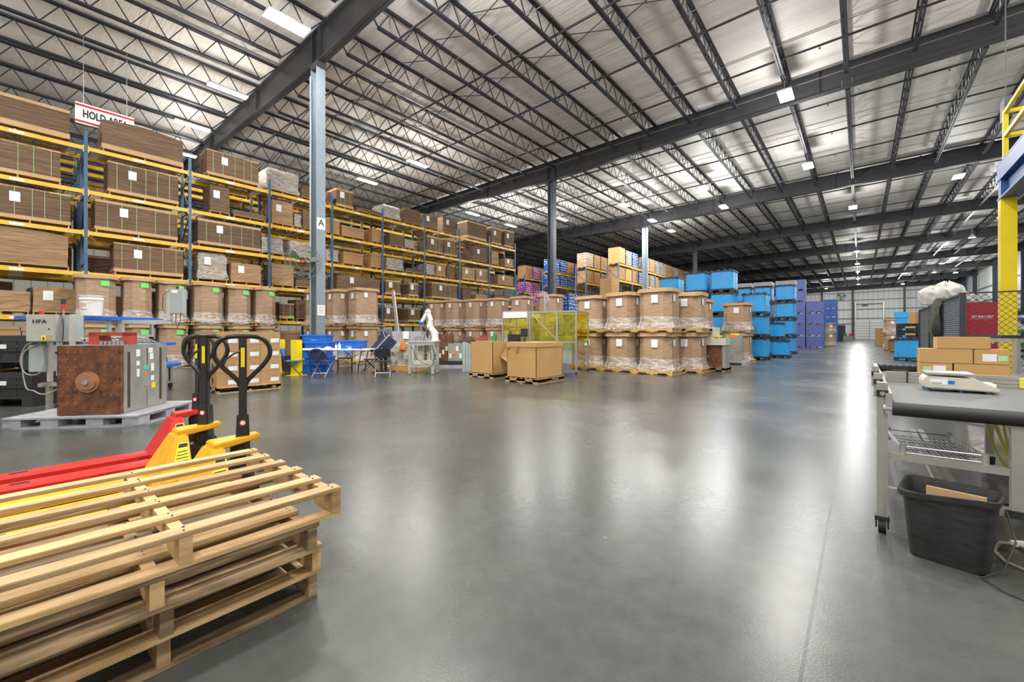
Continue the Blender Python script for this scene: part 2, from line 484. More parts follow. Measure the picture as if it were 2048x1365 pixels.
def mk_floor():
    m, nt, b = base_mat('polished_concrete')
    tc = nt.nodes.new('ShaderNodeTexCoord')
    L = nt.links.new
    n1 = nt.nodes.new('ShaderNodeTexNoise'); n1.inputs['Scale'].default_value = .55; n1.inputs['Detail'].default_value = 9; n1.inputs['Roughness'].default_value = .6
    n2 = nt.nodes.new('ShaderNodeTexNoise'); n2.inputs['Scale'].default_value = 9; n2.inputs['Detail'].default_value = 8; n2.inputs['Roughness'].default_value = .7
    n3 = nt.nodes.new('ShaderNodeTexNoise'); n3.inputs['Scale'].default_value = 110; n3.inputs['Detail'].default_value = 2
    for n in (n1, n2, n3):
        L(tc.outputs['Object'], n.inputs['Vector'])
    cr = nt.nodes.new('ShaderNodeValToRGB')
    cr.color_ramp.elements[0].position = .35; cr.color_ramp.elements[0].color = (.046, .050, .048, 1)
    cr.color_ramp.elements[1].position = .68; cr.color_ramp.elements[1].color = (.098, .105, .101, 1)
    ad = nt.nodes.new('ShaderNodeMath'); ad.operation = 'MULTIPLY_ADD'; ad.inputs[1].default_value = .34; 
    L(n2.outputs[0], ad.inputs[0]); 
    sc_ = nt.nodes.new('ShaderNodeMath'); sc_.operation = 'MULTIPLY'; sc_.inputs[1].default_value = .66
    L(n1.outputs[0], sc_.inputs[0]); L(sc_.outputs[0], ad.inputs[2])
    L(ad.outputs[0], cr.inputs[0])
    # saw-cut joints
    sp = nt.nodes.new('ShaderNodeSeparateXYZ'); L(tc.outputs['Object'], sp.inputs[0])
    def line(out, at, w, per=15.24):
        a = nt.nodes.new('ShaderNodeMath'); a.operation = 'ADD'; a.inputs[1].default_value = -at + per * 40 + per / 2
        L(out, a.inputs[0])
        mo = nt.nodes.new('ShaderNodeMath'); mo.operation = 'MODULO'; mo.inputs[1].default_value = per
        L(a.outputs[0], mo.inputs[0])
        s_ = nt.nodes.new('ShaderNodeMath'); s_.operation = 'SUBTRACT'; s_.inputs[1].default_value = per / 2
        L(mo.outputs[0], s_.inputs[0])
        ab = nt.nodes.new('ShaderNodeMath'); ab.operation = 'ABSOLUTE'; L(s_.outputs[0], ab.inputs[0])
        lt = nt.nodes.new('ShaderNodeMath'); lt.operation = 'LESS_THAN'; lt.inputs[1].default_value = w
        L(ab.outputs[0], lt.inputs[0])
        return lt.outputs[0]
    l1 = line(sp.outputs[0], -.165, .0065)
    l2 = line(sp.outputs[1], 5.53, .004)
    mxx = nt.nodes.new('ShaderNodeMath'); mxx.operation = 'MAXIMUM'; L(l1, mxx.inputs[0]); L(l2, mxx.inputs[1])
    # specks of dirt
    vo = nt.nodes.new('ShaderNodeTexNoise'); vo.inputs['Scale'].default_value = 22; vo.inputs['Detail'].default_value = 3
    L(tc.outputs['Object'], vo.inputs['Vector'])
    gt = nt.nodes.new('ShaderNodeMath'); gt.operation = 'GREATER_THAN'; gt.inputs[1].default_value = .50
    gm_ = nt.nodes.new('ShaderNodeMath'); gm_.operation = 'MULTIPLY'; L(vo.outputs[0], gm_.inputs[0]); L(n1.outputs[0], gm_.inputs[1])
    L(gm_.outputs[0], gt.inputs[0])
    m2 = nt.nodes.new('ShaderNodeMath'); m2.operation = 'MULTIPLY'; m2.inputs[1].default_value = .5; L(gt.outputs[0], m2.inputs[0])
    mx3 = nt.nodes.new('ShaderNodeMath'); mx3.operation = 'MAXIMUM'; L(mxx.outputs[0], mx3.inputs[0]); L(m2.outputs[0], mx3.inputs[1])
    mix = nt.nodes.new('ShaderNodeMix'); mix.data_type = 'RGBA'
    L(mx3.outputs[0], mix.inputs['Factor']); L(cr.outputs[0], mix.inputs[6]); mix.inputs[7].default_value = (.03, .03, .03, 1)
    L(mix.outputs[2], b.inputs['Base Color'])
    mr = nt.nodes.new('ShaderNodeMapRange'); mr.inputs[1].default_value = .3; mr.inputs[2].default_value = .7; mr.inputs[3].default_value = .225; mr.inputs[4].default_value = .30
    L(n1.outputs[0], mr.inputs[0]); L(mr.outputs[0], b.inputs['Roughness'])
    b.inputs['Specular IOR Level'].default_value = .56
    bp = nt.nodes.new('ShaderNodeBump'); bp.inputs['Strength'].default_value = .04; bp.inputs['Distance'].default_value = .01
    L(n3.outputs[0], bp.inputs['Height']); L(bp.outputs[0], b.inputs['Normal'])
    return m
M['floor'] = mk_floor()

def mk_ceiling():
    m, nt, b = base_mat('white_roof_insulation')
    b.inputs['Roughness'].default_value = .45
    L = nt.links.new
    tc = nt.nodes.new('ShaderNodeTexCoord')
    mp = nt.nodes.new('ShaderNodeMapping'); mp.inputs['Scale'].default_value = (.25, 1.6, 1)
    L(tc.outputs['Object'], mp.inputs[0])
    n1 = nt.nodes.new('ShaderNodeTexNoise'); n1.inputs['Scale'].default_value = 1.0; n1.inputs['Detail'].default_value = 6
    L(mp.outputs[0], n1.inputs['Vector'])
    mp2 = nt.nodes.new('ShaderNodeMapping'); mp2.inputs['Scale'].default_value = (.6, 9, 1)
    L(tc.outputs['Object'], mp2.inputs[0])
    n2 = nt.nodes.new('ShaderNodeTexNoise'); n2.inputs['Scale'].default_value = 1.3; n2.inputs['Detail'].default_value = 4
    L(mp2.outputs[0], n2.inputs['Vector'])
    cr = nt.nodes.new('ShaderNodeValToRGB')
    cr.color_ramp.elements[0].position = .3; cr.color_ramp.elements[0].color = (.82, .77, .71, 1)
    cr.color_ramp.elements[1].position = .7; cr.color_ramp.elements[1].color = (.95, .91, .86, 1)
    L(n1.outputs[0], cr.inputs[0]); L(cr.outputs[0], b.inputs['Base Color'])
    ad = nt.nodes.new('ShaderNodeMath'); ad.operation = 'MULTIPLY_ADD'; ad.inputs[1].default_value = .35
    L(n2.outputs[0], ad.inputs[0]); L(n1.outputs[0], ad.inputs[2])
    bp = nt.nodes.new('ShaderNodeBump'); bp.inputs['Strength'].default_value = .5; bp.inputs['Distance'].default_value = .16
    L(ad.outputs[0], bp.inputs['Height']); L(bp.outputs[0], b.inputs['Normal'])
    return m
M['ceiling'] = mk_ceiling()

# lettering: one flat mesh per text, cached
TXT = {}
def curvy(pts, n=6):
    P = [Vector(p) for p in pts]
    o = []
    for i in range(len(P) - 1):
        a, b, c, d = P[max(i - 1, 0)], P[i], P[i + 1], P[min(i + 2, len(P) - 1)]
        for k in range(n):
            t = k / n
            o.append(.5 * ((2 * b) + (c - a) * t + (2 * a - 5 * b + 4 * c - d) * t * t + (3 * b - a - 3 * c + d) * t ** 3))
    o.append(P[-1])
    return o
def text(s, size, mat, parent, loc, rot, name='lettering', align='CENTER', sx=1.0, bold=0.0):
    key = (s, mat.name, align, bold)
    if key not in TXT:
        cu = bpy.data.curves.new('text', 'FONT')
        cu.body = s
        cu.align_x = align
        cu.align_y = 'CENTER'
        cu.extrude = .004
        cu.offset = bold
        cu.resolution_u = 3
        o = bpy.data.objects.new('text', cu)
        COL.objects.link(o)
        bpy.context.view_layer.update()
        me = bpy.data.meshes.new_from_object(o.evaluated_get(bpy.context.evaluated_depsgraph_get()))
        me.materials.clear()
        me.materials.append(mat)
        bpy.data.objects.remove(o)
        TXT[key] = me
    ob = link(name, TXT[key], parent, loc)
    ob.rotation_euler = rot
    ob.scale = (size * sx, size, size)
    return ob
FACE_PX = (PI / 2, 0, PI / 2)      # readable from +X
FACE_MY = (PI / 2, 0, 0)           # readable from -Y

# ================================================================== the building
XL, XR, YB, YF = -52.0, 16.6, -16.0, 129.4
def ztop(x):                    # top of the main beams; the roof rises gently to the right
    return 12.62 + .0185 * x
FR = [7.43 + 15.24 * k for k in range(-1, 9)]     # main frames along the building
COLX = -15.38

fl = MB()
fl.add([(XL, YB, 0), (XR, YB, 0), (XR, YF, 0), (XL, YF, 0)], [(0, 1, 2, 3)])
struct(fl.build('floor', M['floor']))
ce = MB()
zc = lambda x: ztop(x) + .16
nx, ny = 68, 240
vs, fs = [], []
for j in range(ny + 1):
    for i in range(nx + 1):
        x = XL + (XR - XL) * i / nx
        y = YB + (YF - YB) * j / ny
        vs.append((x, y, zc(x) - .03 * math.sin(y * 5.1) ** 2))
for j in range(ny):
    for i in range(nx):
        a = j * (nx + 1) + i
        fs.append((a, a + nx + 1, a + nx + 2, a + 1))
ce.add(vs, fs)
struct(ce.build('ceiling', M['ceiling'], smooth=True))
def wall_mb(p, q):
    m = MB()
    m.add([(p[0], p[1], 0), (q[0], q[1], 0), (q[0], q[1], zc(q[0]) + .2), (p[0], p[1], zc(p[0]) + .2)], [(0, 1, 2, 3)])
    return m
def mk_panel_wall():
    m, nt, b = base_mat('ribbed_wall_panel')
    b.inputs['Roughness'].default_value = .5
    L = nt.links.new
    tc = nt.nodes.new('ShaderNodeTexCoord'); sp = nt.nodes.new('ShaderNodeSeparateXYZ'); L(tc.outputs['Object'], sp.inputs[0])
    ad = nt.nodes.new('ShaderNodeMath'); ad.operation = 'ADD'; L(sp.outputs[0], ad.inputs[0]); L(sp.outputs[1], ad.inputs[1])
    a2 = nt.nodes.new('ShaderNodeMath'); a2.operation = 'ADD'; a2.inputs[1].default_value = 500; L(ad.outputs[0], a2.inputs[0])
    mo = nt.nodes.new('ShaderNodeMath'); mo.operation = 'MODULO'; mo.inputs[1].default_value = .91; L(a2.outputs[0], mo.inputs[0])
    lt = nt.nodes.new('ShaderNodeMath'); lt.operation = 'LESS_THAN'; lt.inputs[1].default_value = .07; L(mo.outputs[0], lt.inputs[0])
    mix = nt.nodes.new('ShaderNodeMix'); mix.data_type = 'RGBA'
    L(lt.outputs[0], mix.inputs['Factor'])
    mix.inputs[6].default_value = (.80, .81, .78, 1); mix.inputs[7].default_value = (.40, .41, .39, 1)
    L(mix.outputs[2], b.inputs['Base Color'])
    return m
M['panel'] = mk_panel_wall()
wf = struct(wall_mb((XR, YF), (XL, YF)).build('wall_far', M['panel']))
wr = struct(wall_mb((XR, YB), (XR, YF)).build('wall_right', M['panel']))
struct(wall_mb((XL, YF), (XL, YB)).build('wall_left', M['panel']))
struct(wall_mb((XL, YB), (XR, YB)).build('wall_back', M['panel']))
for k, z in enumerate((3.6, 4.85, 7.0, 9.2, 11.0)):
    MB().box(XL, XR, YF - .24, YF - .03, z - .09, z + .09).build('girt', M['girt'], wf)
for x in (-7.4, -1.5, 7.5, 13.2):
    MB().box(x - .17, x + .17, YF - .55, YF - .2, 0, zc(x)).build('wall_post', M['steel_dark'], wf)
for y in FR[1:] + [YF - 5]:
    if y > 60:
        MB().box(XR - .75, XR - .2, y - .15, y + .15, 0, zc(XR)).build('wall_post', M['navy_steel'], wr)
for z in (2.3, 4.6, 6.9, 9.2):
    MB().box(XR - .22, XR - .03, 40, YF - .3, z - .09, z + .09).build('girt', M['girt'], wr)
# dock door in the far wall
dx0, dx1 = -.9, 3.9
door = MB().box(dx0, dx1, YF - .30, YF - .22, 0, 4.4)
door = struct(door.build('door_1', M['white_pl']))
for k in range(1, 7):
    MB().box(dx0, dx1, YF - .34, YF - .30, k * .62 - .03, k * .62 + .03).build('panel_joint', M['girt'], door)
MB().box(1.45, 1.53, YF - .34, YF - .30, 0, 4.4).build('panel_joint', M['girt'], door)
for x in (dx0 - .1, dx1 + .1):
    MB().box(x - .09, x + .09, YF - .45, YF - .22, 0, 8.6).build('door_track', M['galv'], door)
sp_ = MB().cyl((dx0, YF - .5, 8.2), (dx1, YF - .5, 8.2), .07, 8)
sp_.cyl((.2, YF - .5, 8.0), (1.2, YF - .5, 8.0), .22, 8)
sp_.build('door_spring', M['girt'], door)

# ------------------------------------------------------------------ main roof beams (tapered I sections over the columns)
def beam_depth(x):
    pts = [(-60, .8), (-26, .84), (-16.6, 1.22), (-14.2, 1.22), (-5, 1.02), (20, 1.02)]
    for (a, da), (b, db) in zip(pts, pts[1:]):
        if a <= x <= b:
            return da + (db - da) * (x - a) / (b - a)
    return 1.0
def beam_meshes():
    xs = [XL + .1, -26, -16.6, -15.9, -14.9, -14.2, -5, 5, XR - .1]
    web, flg = MB(), MB()
    for a, b in zip(xs, xs[1:]):
        za, zb, da, db = ztop(a), ztop(b), beam_depth(a), beam_depth(b)
        web.add([(a, -.012, za - da), (b, -.012, zb - db), (b, -.012, zb), (a, -.012, za), (a, .012, za - da), (b, .012, zb - db), (b, .012, zb), (a, .012, za)],
                [(0, 1, 2, 3), (5, 4, 7, 6), (0, 4, 5, 1), (3, 2, 6, 7)])
        for o0, o1, w in ((0, -.03, .13), (1, .03, .14)):
            A = za - (da if o0 else 0)
            B = zb - (db if o0 else 0)
            flg.add([(a, -w, A), (b, -w, B), (b, w, B), (a, w, A), (a, -w, A + o1), (b, -w, B + o1), (b, w, B + o1), (a, w, A + o1)],
                    [(3, 2, 1, 0), (4, 5, 6, 7), (0, 1, 5, 4), (2, 3, 7, 6), (1, 2, 6, 5), (3, 0, 4, 7)])
    sts = []
    for x in (-27.5, -21.0, -15.62, -15.12, -9.5, -1.4, 5.5, 11.0):
        sts.append(MB().box(x - .012, x + .012, -.125, .125, ztop(x) - beam_depth(x) + .02, ztop(x) - .02))
    return web.mesh('web', M['steel_beam']), flg.mesh('flange', M['steel_beam']), [s.mesh('stiffener', M['steel_beam']) for s in sts]
BW, BF, BS = beam_meshes()
bb_ = MB()
for x in (-21.0, -10.45, -.45, 9.6):
    for s in (-.17, .17):
        for q in range(3):
            bb_.cyl((x + s, -.02, ztop(x) - beam_depth(x) + .12 + q * .09), (x + s, -.04, ztop(x) - beam_depth(x) + .12 + q * .09), .022, 6)
BB_ = bb_.mesh('splice_bolts', M['galv'])
for k, y in enumerate(FR[1:]):
    n = k
    lab = ['dark steel roof beam nearest the camera, crossing above the grey column with the fan',
           'dark steel roof beam crossing the ceiling, second from the camera',
           'dark steel roof beam, third from the camera, behind the ceiling lights',
           'dark steel roof beam, fourth from the camera', 'dark steel roof beam, fifth from the camera', 'dark steel roof beam, sixth from the camera',
           'dark steel roof beam, seventh from the camera', 'dark steel roof beam, eighth from the camera', 'dark steel roof beam closest to the far white wall'][n]
    b = thing('roof_beam', lab, 'beam', (0, y, 0), 0, 'main roof beams')
    link('web', BW, b)
    link('flanges', BF, b)
    for s in BS:
        link('stiffener', s, b)
    if k < 3:
        link('splice_bolts', BB_, b)

# ------------------------------------------------------------------ open-web roof joists
JX0, JDX = -.459, 2.03
JD = .80
def joist_meshes(L_):
    zt, zb = .06, -JD
    top, bot, web = MB(), MB(), MB()
    for s in (-.045, .045):
        top.box(s - .03, s + .03, .05, L_ - .05, zt - .07, zt)
        bot.box(s - .03, s + .03, .75, L_ - .75, zb, zb + .07)
    npan = 14
    p = (L_ - 1.5) / npan
    zc0, zc1 = zt - .04, zb + .035
    web.bar((0, .1, zc0), (0, .75, zc1), .04)
    web.bar((0, L_ - .1, zc0), (0, L_ - .75, zc1), .04)
    for k in range(npan):
        y0 = .75 + k * p
        web.bar((0, y0, zc1), (0, y0 + p / 2, zc0), .03)
        web.bar((0, y0 + p / 2, zc0), (0, y0 + p, zc1), .03)
    return top.mesh('top_chord', M['steel_dark']), bot.mesh('bottom_chord', M['steel_dark']), web.mesh('web', M['steel_dark'])
JT, JB, JW = joist_meshes(15.24)
mall = MB()
def far_joist():
    m = MB()
    for me in (JT, JB, JW):
        m.add([v.co[:] for v in me.vertices], [tuple(p.vertices) for p in me.polygons])
    return m.mesh('roof_joist', M['steel_dark'])
JF = far_joist()
def nth(n):
    return ORD[n - 1] if n <= 20 else '%d%s' % (n, {1: 'st', 2: 'nd', 3: 'rd'}.get(n % 10, 'th'))
bays = ['over the camera', 'between first and second roof beams', 'between second and third roof beams', 'between third and fourth roof beams',
        'between fourth and fifth roof beams', 'between fifth and sixth roof beams', 'between sixth and seventh roof beams', 'between seventh and eighth roof beams', 'between the last two roof beams']
def seen(px_x, y0, y1, z=11.8):
    for t in (0, .1, .2, .35, .5, .65, .8, .9, 1):
        y = y0 + (y1 - y0) * t
        d = depth(px_x, y)
        if d > .5:
            u = 1024 + FPX * (px_x * CS + y * SN) / d
            v = HOR - FPX * (z - CH) / d
            if -260 < u < 2300 and v > -420:
                return True
    return False
for b in range(9):
    y0 = FR[b]
    for k in range(-25, 9):
        x = JX0 + JDX * k
        if not (XL + .4 < x < XR - .4) or not seen(x, y0, y0 + 15.24):
            continue
        if b > 4 and x < -19:
            continue
        g = 'roof joists ' + bays[b]
        side = 'left' if k <= 0 else 'right'
        lab = 'dark steel roof joist %s, %s %s of the aisle' % (bays[b], nth(1 - k if k <= 0 else k), side)
        if b <= 2:
            t = thing('roof_joist', lab, 'joist', (x, y0, ztop(x)), 0, g)
            link('top_chord', JT, t); link('bottom_chord', JB, t); link('web', JW, t)
        else:
            tag(link('roof_joist', JF, None, (x, y0, ztop(x))), lab, 'joist', g)

# sprinkler lines and bridging rods across the joists
def slanted(y, x0, x1, dz, r, name, mat, n=6):
    m = MB().cyl((x0, y, ztop(x0) + dz), (x1, y, ztop(x1) + dz), r, n)
    return m.build(name, mat, smooth=True)
py_ = [9.3, 12.9, 16.3, 19.95, 25.2, 28.9, 32.6, 36.2, 41, 44.8, 48.5, 56, 60, 64, 72, 77, 87, 92, 102]
for k, y in enumerate(py_):
    x0 = max(XL + .5, -16 - y * 1.2)
    r = .042
    o = thing('sprinkler_pipe', 'dark sprinkler pipe under the roof, %s from the camera' % ORD[k] if k < 19 else '', 'pipe', (0, y, 0), 0, 'sprinkler pipes')
    m = MB().cyl((x0, 0, ztop(x0) - .34), (XR - .6, 0, ztop(XR - .6) - .34), r, 6)
    m.build('pipe_run', M['pipe'], o, smooth=True)
    if k < 8:
        x = -13.4
        while x < 12:
            h = MB().cyl((x, 0, ztop(x) - .34), (x, 0, ztop(x) - .46), .016, 6).cyl((x, 0, ztop(x) - .44), (x, 0, ztop(x) - .47), .045, 6)
            if k > 1 or x > -9:
                h.build('sprinkler_head', M['red_head'], o)
            x += 4.06
rods = [8.9, 11.0, 14.4, 18.2, 21.6, 26.8, 30.6, 34.4, 39.5, 43, 46.8]
for k, y in enumerate(rods):
    x0 = max(XL + .5, -16 - y * 1.2)
    m = MB().cyl((x0, y, ztop(x0) - JD + .02), (XR - .6, y, ztop(XR - .6) - JD + .02), .014, 5)
    tag(m.build('bridging_rod', M['rod']), 'thin pale bridging rod across joist bottoms, %s from the camera' % ORD[k], 'rod', 'bridging rods')
for k, y in enumerate((10.4, 13.5, 17.1, 29.8)):
    x0 = max(XL + .5, -16 - y * 1.2)
    m = MB()
    x = JX0 + JDX * -16
    while x < -6:
        m.bar((x, y, ztop(x) - .02), (x + JDX, y, ztop(x + JDX) - JD + .05), .022)
        m.bar((x + JDX, y, ztop(x) - .02), (x, y, ztop(x + JDX) - JD + .05), .022)
        x += JDX
    if k < 2:
        tag(m.build('cross_bracing', M['steel_dark']), 'row of thin diagonal cross bracing between joists, %s' % ('nearest the camera' if k == 0 else 'second from the camera'), 'bracing')

# ------------------------------------------------------------------ columns
def column(y, zt, mat, lab, top=True):
    c = thing('steel_column', lab, 'column', (COLX, y, 0), 0, 'steel columns under the roof beams')
    w = MB().box(-.2, .2, -.012, .012, 0.02, zt)
    w.build('web', mat, c)
    for s in (-1, 1):
        MB().box(s * .21 - .012, s * .21 + .012, -.165, .165, 0.02, zt).build('flange', mat, c)
    MB().box(-.3, .3, -.25, .25, 0, .03).build('base_plate', mat, c)
    MB().box(-.26, .26, -.17, .17, zt, ztop(COLX) - 1.22).build('cap_block', M['steel_beam'], c)
    return c
labs = ['light grey steel column with a round fan and A sign, nearest the camera', 'dark steel column behind the wrapped boxes, second from the camera',
        'light grey steel column in front of the far racks', 'dark steel column behind the sky-blue containers']
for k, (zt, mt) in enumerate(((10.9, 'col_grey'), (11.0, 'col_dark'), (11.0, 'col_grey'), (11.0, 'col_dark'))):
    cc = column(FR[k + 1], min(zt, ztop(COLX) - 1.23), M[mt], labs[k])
    if k == 0:
        C1 = cc
        cm = MB().cyl((-.1, -.24, .9), (-.1, -.24, 10.6), .022, 8)
        cm.build('conduit', M['galv'], cc, smooth=True)
        MB().box(-.16, -.04, -.28, -.2, .85, 1.1).build('outlet_box', M['black'], cc)
xA, yA = COLX + .23, FR[1]
sg = thing('column_sign', 'white square sign with a black letter A, fixed to the grey column', 'sign', (xA, yA, zat(448, xA, yA)))
MB().box(0, .008, -.16, .16, -.21, .21).build('panel', M['white'], sg)
text('A', .34, M['ink'], sg, (.012, 0, .02), FACE_PX, bold=.01)
nt_ = thing('posted_notice', 'white posted notice sheet on the grey column', 'notice', (xA, yA, zat(621, xA, yA)))
MB().box(0, .008, -.14, .14, -.19, .19).build('sheet', M['white'], nt_)
tl = MB()
for k in range(7):
    tl.box(.008, .0095, -.1, .1 - .02 * (k % 3), .13 - k * .04, .138 - k * .04)
tl.build('printed_lines', M['ink'], nt_)

# wall fan on the first column
def big_fan(name, lab, loc, r, rot):
    f = thing(name, lab, 'fan', loc)
    f.rotation_euler = rot
    cage = MB()
    for zz, rr in ((-.12, r), (.12, r), (.17, r * .72), (.2, r * .4), (-.17, r * .72)):
        cage.tube([(rr * math.cos(2 * PI * k / 40), rr * math.sin(2 * PI * k / 40), zz) for k in range(40)], .009, 5, True)
    for k in range(40):
        a = 2 * PI * k / 40
        c_, s_ = math.cos(a), math.sin(a)
        cage.tube([(c_ * .1, s_ * .1, .21), (c_ * r * .6, s_ * r * .6, .185), (c_ * r, s_ * r, .12), (c_ * r, s_ * r, -.12), (c_ * r * .6, s_ * r * .6, -.17)], .0035, 4)
    cage.build('cage', M['fan_green'], f, smooth=True)
    for k in range(3):
        a0 = 2 * PI * k / 3 + .35
        bl = MB()
        rings = []
        for t in (.14, .4, .75, .9):
            rr = r * t
            w = .26 if t < .9 else .2
            pts = []
            for u, zz in ((-w, .05), (w, -.05)):
                aa = a0 + u * (.9 if t > .3 else .6)
                pts.append((rr * math.cos(aa), rr * math.sin(aa), zz))
            rings.append(pts)
        vs = [p for q in rings for p in q]
        vs2 = [(p[0], p[1], p[2] + .012) for p in vs]
        n = len(vs)
        fs = []
        for i in range(3):
            a, b = 2 * i, 2 * i + 1
            fs += [(a, b, b + 2, a + 2), (a + n, a + 2 + n, b + 2 + n, b + n)]
            fs += [(a, a + 2, a + 2 + n, a + n), (b, b + n, b + 2 + n, b + 2)]
        fs += [(0, n, n + 1, 1), (n - 2, n - 1, 2 * n - 1, 2 * n - 2)]
        bl.add(vs + vs2, fs)
        bl.build('blade', M['fan_green'], f)
    MB().cyl((0, 0, -.28), (0, 0, .1), .1, 16).build('motor', M['black'], f, smooth=True)
    MB().cyl((0, 0, .1), (0, 0, .215), .06, 16).build('hub', M['red'], f, smooth=True)
    return f
fx, fy = wd(607, 15.15)
fan = big_fan('wall_fan', 'round caged industrial fan mounted on the grey column', (fx, fy, zat(525, fx, fy)), .59, (PI / 2, 0, YAW + .35))
ar = MB().bar((0, 0, -.28), (.35, .05, -.33), .05)
ar.build('bracket', M['black'], fan)
ffx, ffy = wd(1681, 98)
big_fan('wall_fan', 'round black exhaust fan high on the far white wall', (ffx, YF - .5, zat(594, ffx, YF - .5)), 1.0, (PI / 2, 0, 0))

# ------------------------------------------------------------------ lamps
def lamp_proto():
    t = thing('ceiling_light', '', 'light')
    h = MB()
    h.box(-.26, .26, -.62, .62, .03, .09).box(-.1, .1, -.45, .45, .09, .15)
    for s in (-.42, .42):
        h.cyl((0, s, .15), (0, s, .55), .006, 5)
    h.build('housing', M['lamp_body'], t)
    d = MB()
    for k in range(4):
        x = -.195 + k * .13
        d.box(x - .052, x + .052, -.6, .6, 0, .03)
    d.build('diffuser', M['lamp'], t)
    return t
def dome_proto():
    t = thing('ceiling_light', '', 'light')
    prof = [(.07, .42), (.09, .34), (.2, .2), (.28, .02)]
    m = MB()
    m.loft([[(r * math.cos(2 * PI * k / 20), r * math.sin(2 * PI * k / 20), z) for k in range(20)] for r, z in prof], cap0=True, cap1=False)
    m.cyl((0, 0, .42), (0, 0, .9), .02, 6)
    m.build('housing', M['lamp_body'], t, smooth=True)
    MB().cyl((0, 0, .02), (0, 0, .05), .265, 20).build('diffuser', M['lamp'], t)
    return t
LP, DP = lamp_proto(), dome_proto()
LZ = 11.25
row_a = [(-14.3, 5.9), (-20.2, 6.0), (-24.9, 5.9), (-29.2, 6.4)]
row_b = [(-20.2, 15.7), (-25.1, 15.4)]
row_c = [(-20.2, 26.1), (-25.1, 25.2), (-25.1, 30.2), (-20.2, 31.4)]
row_d = [(-14.3, 31.0), (-14.3, 36.9), (-14.3, 41.8)]
row_e = [(-8.4, 30.9), (-8.4, 36.5)]
row_f = [(-2.45, 21.1), (-2.45, 30.8)]
row_g = [(-.5, 43.2), (-.4, 66.7), (-.4, 78.5), (-.4, 88.5), (-.4, 99.7), (-.4, 111.0)]
row_h = [(4.8, 39.0)]
row_i = [(6.5, 116.0), (-6.0, 117.0), (12.0, 100.0)]
out = [(-2.4, 6.5), (-8.4, 7.0), (3.6, 7.5), (-8.4, -3), (-2.4, -4.5), (4.5, -3), (8.5, 20.5), (-14.3, -4), (-22, -4)]
names = {'a': 'above the tall rack beside the nearest beam', 'b': 'above the rack between first two beams', 'c': 'above the far end of the tall rack',
         'd': 'along the column line past the second beam', 'e': 'over the sky-blue containers', 'f': 'left of the aisle before the third beam',
         'g': 'over the middle of the aisle', 'h': 'right of the aisle below the third beam', 'i': 'close to the far white wall'}
first = [True]
def put_lamp(proto, x, y, z, label, sx=1.0, w=LAMP_W, scale=None, rz=0, fill_k=1.0):
    if first[0] and proto is LP:
        t = LP; t.location = (x, y, z); t['label'] = label; first[0] = False
    else:
        t = dup(proto, (x, y, z), rz, label)
    t['group'] = 'ceiling lights'
    if scale:
        t.scale = scale
    for nm, up, pw in (('light', 0, w), ('light', 1, CEIL_FILL_W * fill_k)):
        l = bpy.data.lights.new(nm, 'POINT' if up else 'AREA')
        if up:
            l.shadow_soft_size = .25; l.energy = pw
        else:
            l.shape = 'RECTANGLE'; l.size = .5; l.size_y = 1.2; l.energy = pw
        l.color = (.98, 1.0, .985) if y > 25 else (1.0, .975, .935)
        lo = bpy.data.objects.new('lamp_or_fill', l)
        COL.objects.link(lo)
        lo.parent = t
        lo.location = (0, 0, -.02 if not up else -1.1)  # panel light sits at the diffuser, added ceiling fill hangs well below it
    return t
for key, rows in (('a', row_a), ('b', row_b), ('c', row_c), ('d', row_d), ('e', row_e), ('f', row_f), ('g', row_g), ('h', row_h), ('i', row_i)):
    for k, (x, y) in enumerate(rows):
        lab = 'bright LED ceiling light %s' % names[key]
        if len(rows) > 1:
            lab += ', ' + ORD[k] + (' from the column' if key in 'ab' else ' nearest')
        sc = (.62, 1.15, 1) if key in 'abc' else (1, .85, 1)
        if key == 'a' and k == 0:
            sc = (1, 1.05, 1)
        put_lamp(LP, x, y, LZ, lab, scale=sc, w=LAMP_W * (.15 if y > 60 else 1), fill_k={'i': 3.5, 'g': .9, 'b': .75, 'c': .7, 'a': .42}.get(key, 1.15))
for k, (x, y) in enumerate(out):
    t = put_lamp(LP, x, y, LZ, 'LED ceiling light above the camera, out of view, %s' % ORD[k], fill_k=2.8 if x > -10 else .8)
    t['group'] = 'lights above the camera'
dl = [(1944, 472, 'nearest'), (1884, 525, 'second'), (1868, 543, 'farthest'), (2004, 430, 'partly behind the yellow post')]
fd = True
for px, py, w in dl:
    d = FPX * (11.1 - CH) / (HOR - py)
    x, y = wd(px, d)
    x = min(x, XR - .6)
    if fd:
        t = DP; t.location = (x, y, 10.9); t['label'] = 'round dome ceiling light on the right, ' + w; fd = False
        t['group'] = 'dome lights on the right'
    else:
        t = dup(DP, (x, y, 10.9), 0, 'round dome ceiling light on the right, ' + w, 'dome lights on the right')
    l = bpy.data.lights.new('light', 'POINT'); l.energy = 260; l.shadow_soft_size = .2
    lo = bpy.data.objects.new('lamp_or_fill', l); COL.objects.link(lo); lo.parent = t; lo.location = (0, 0, -.25)

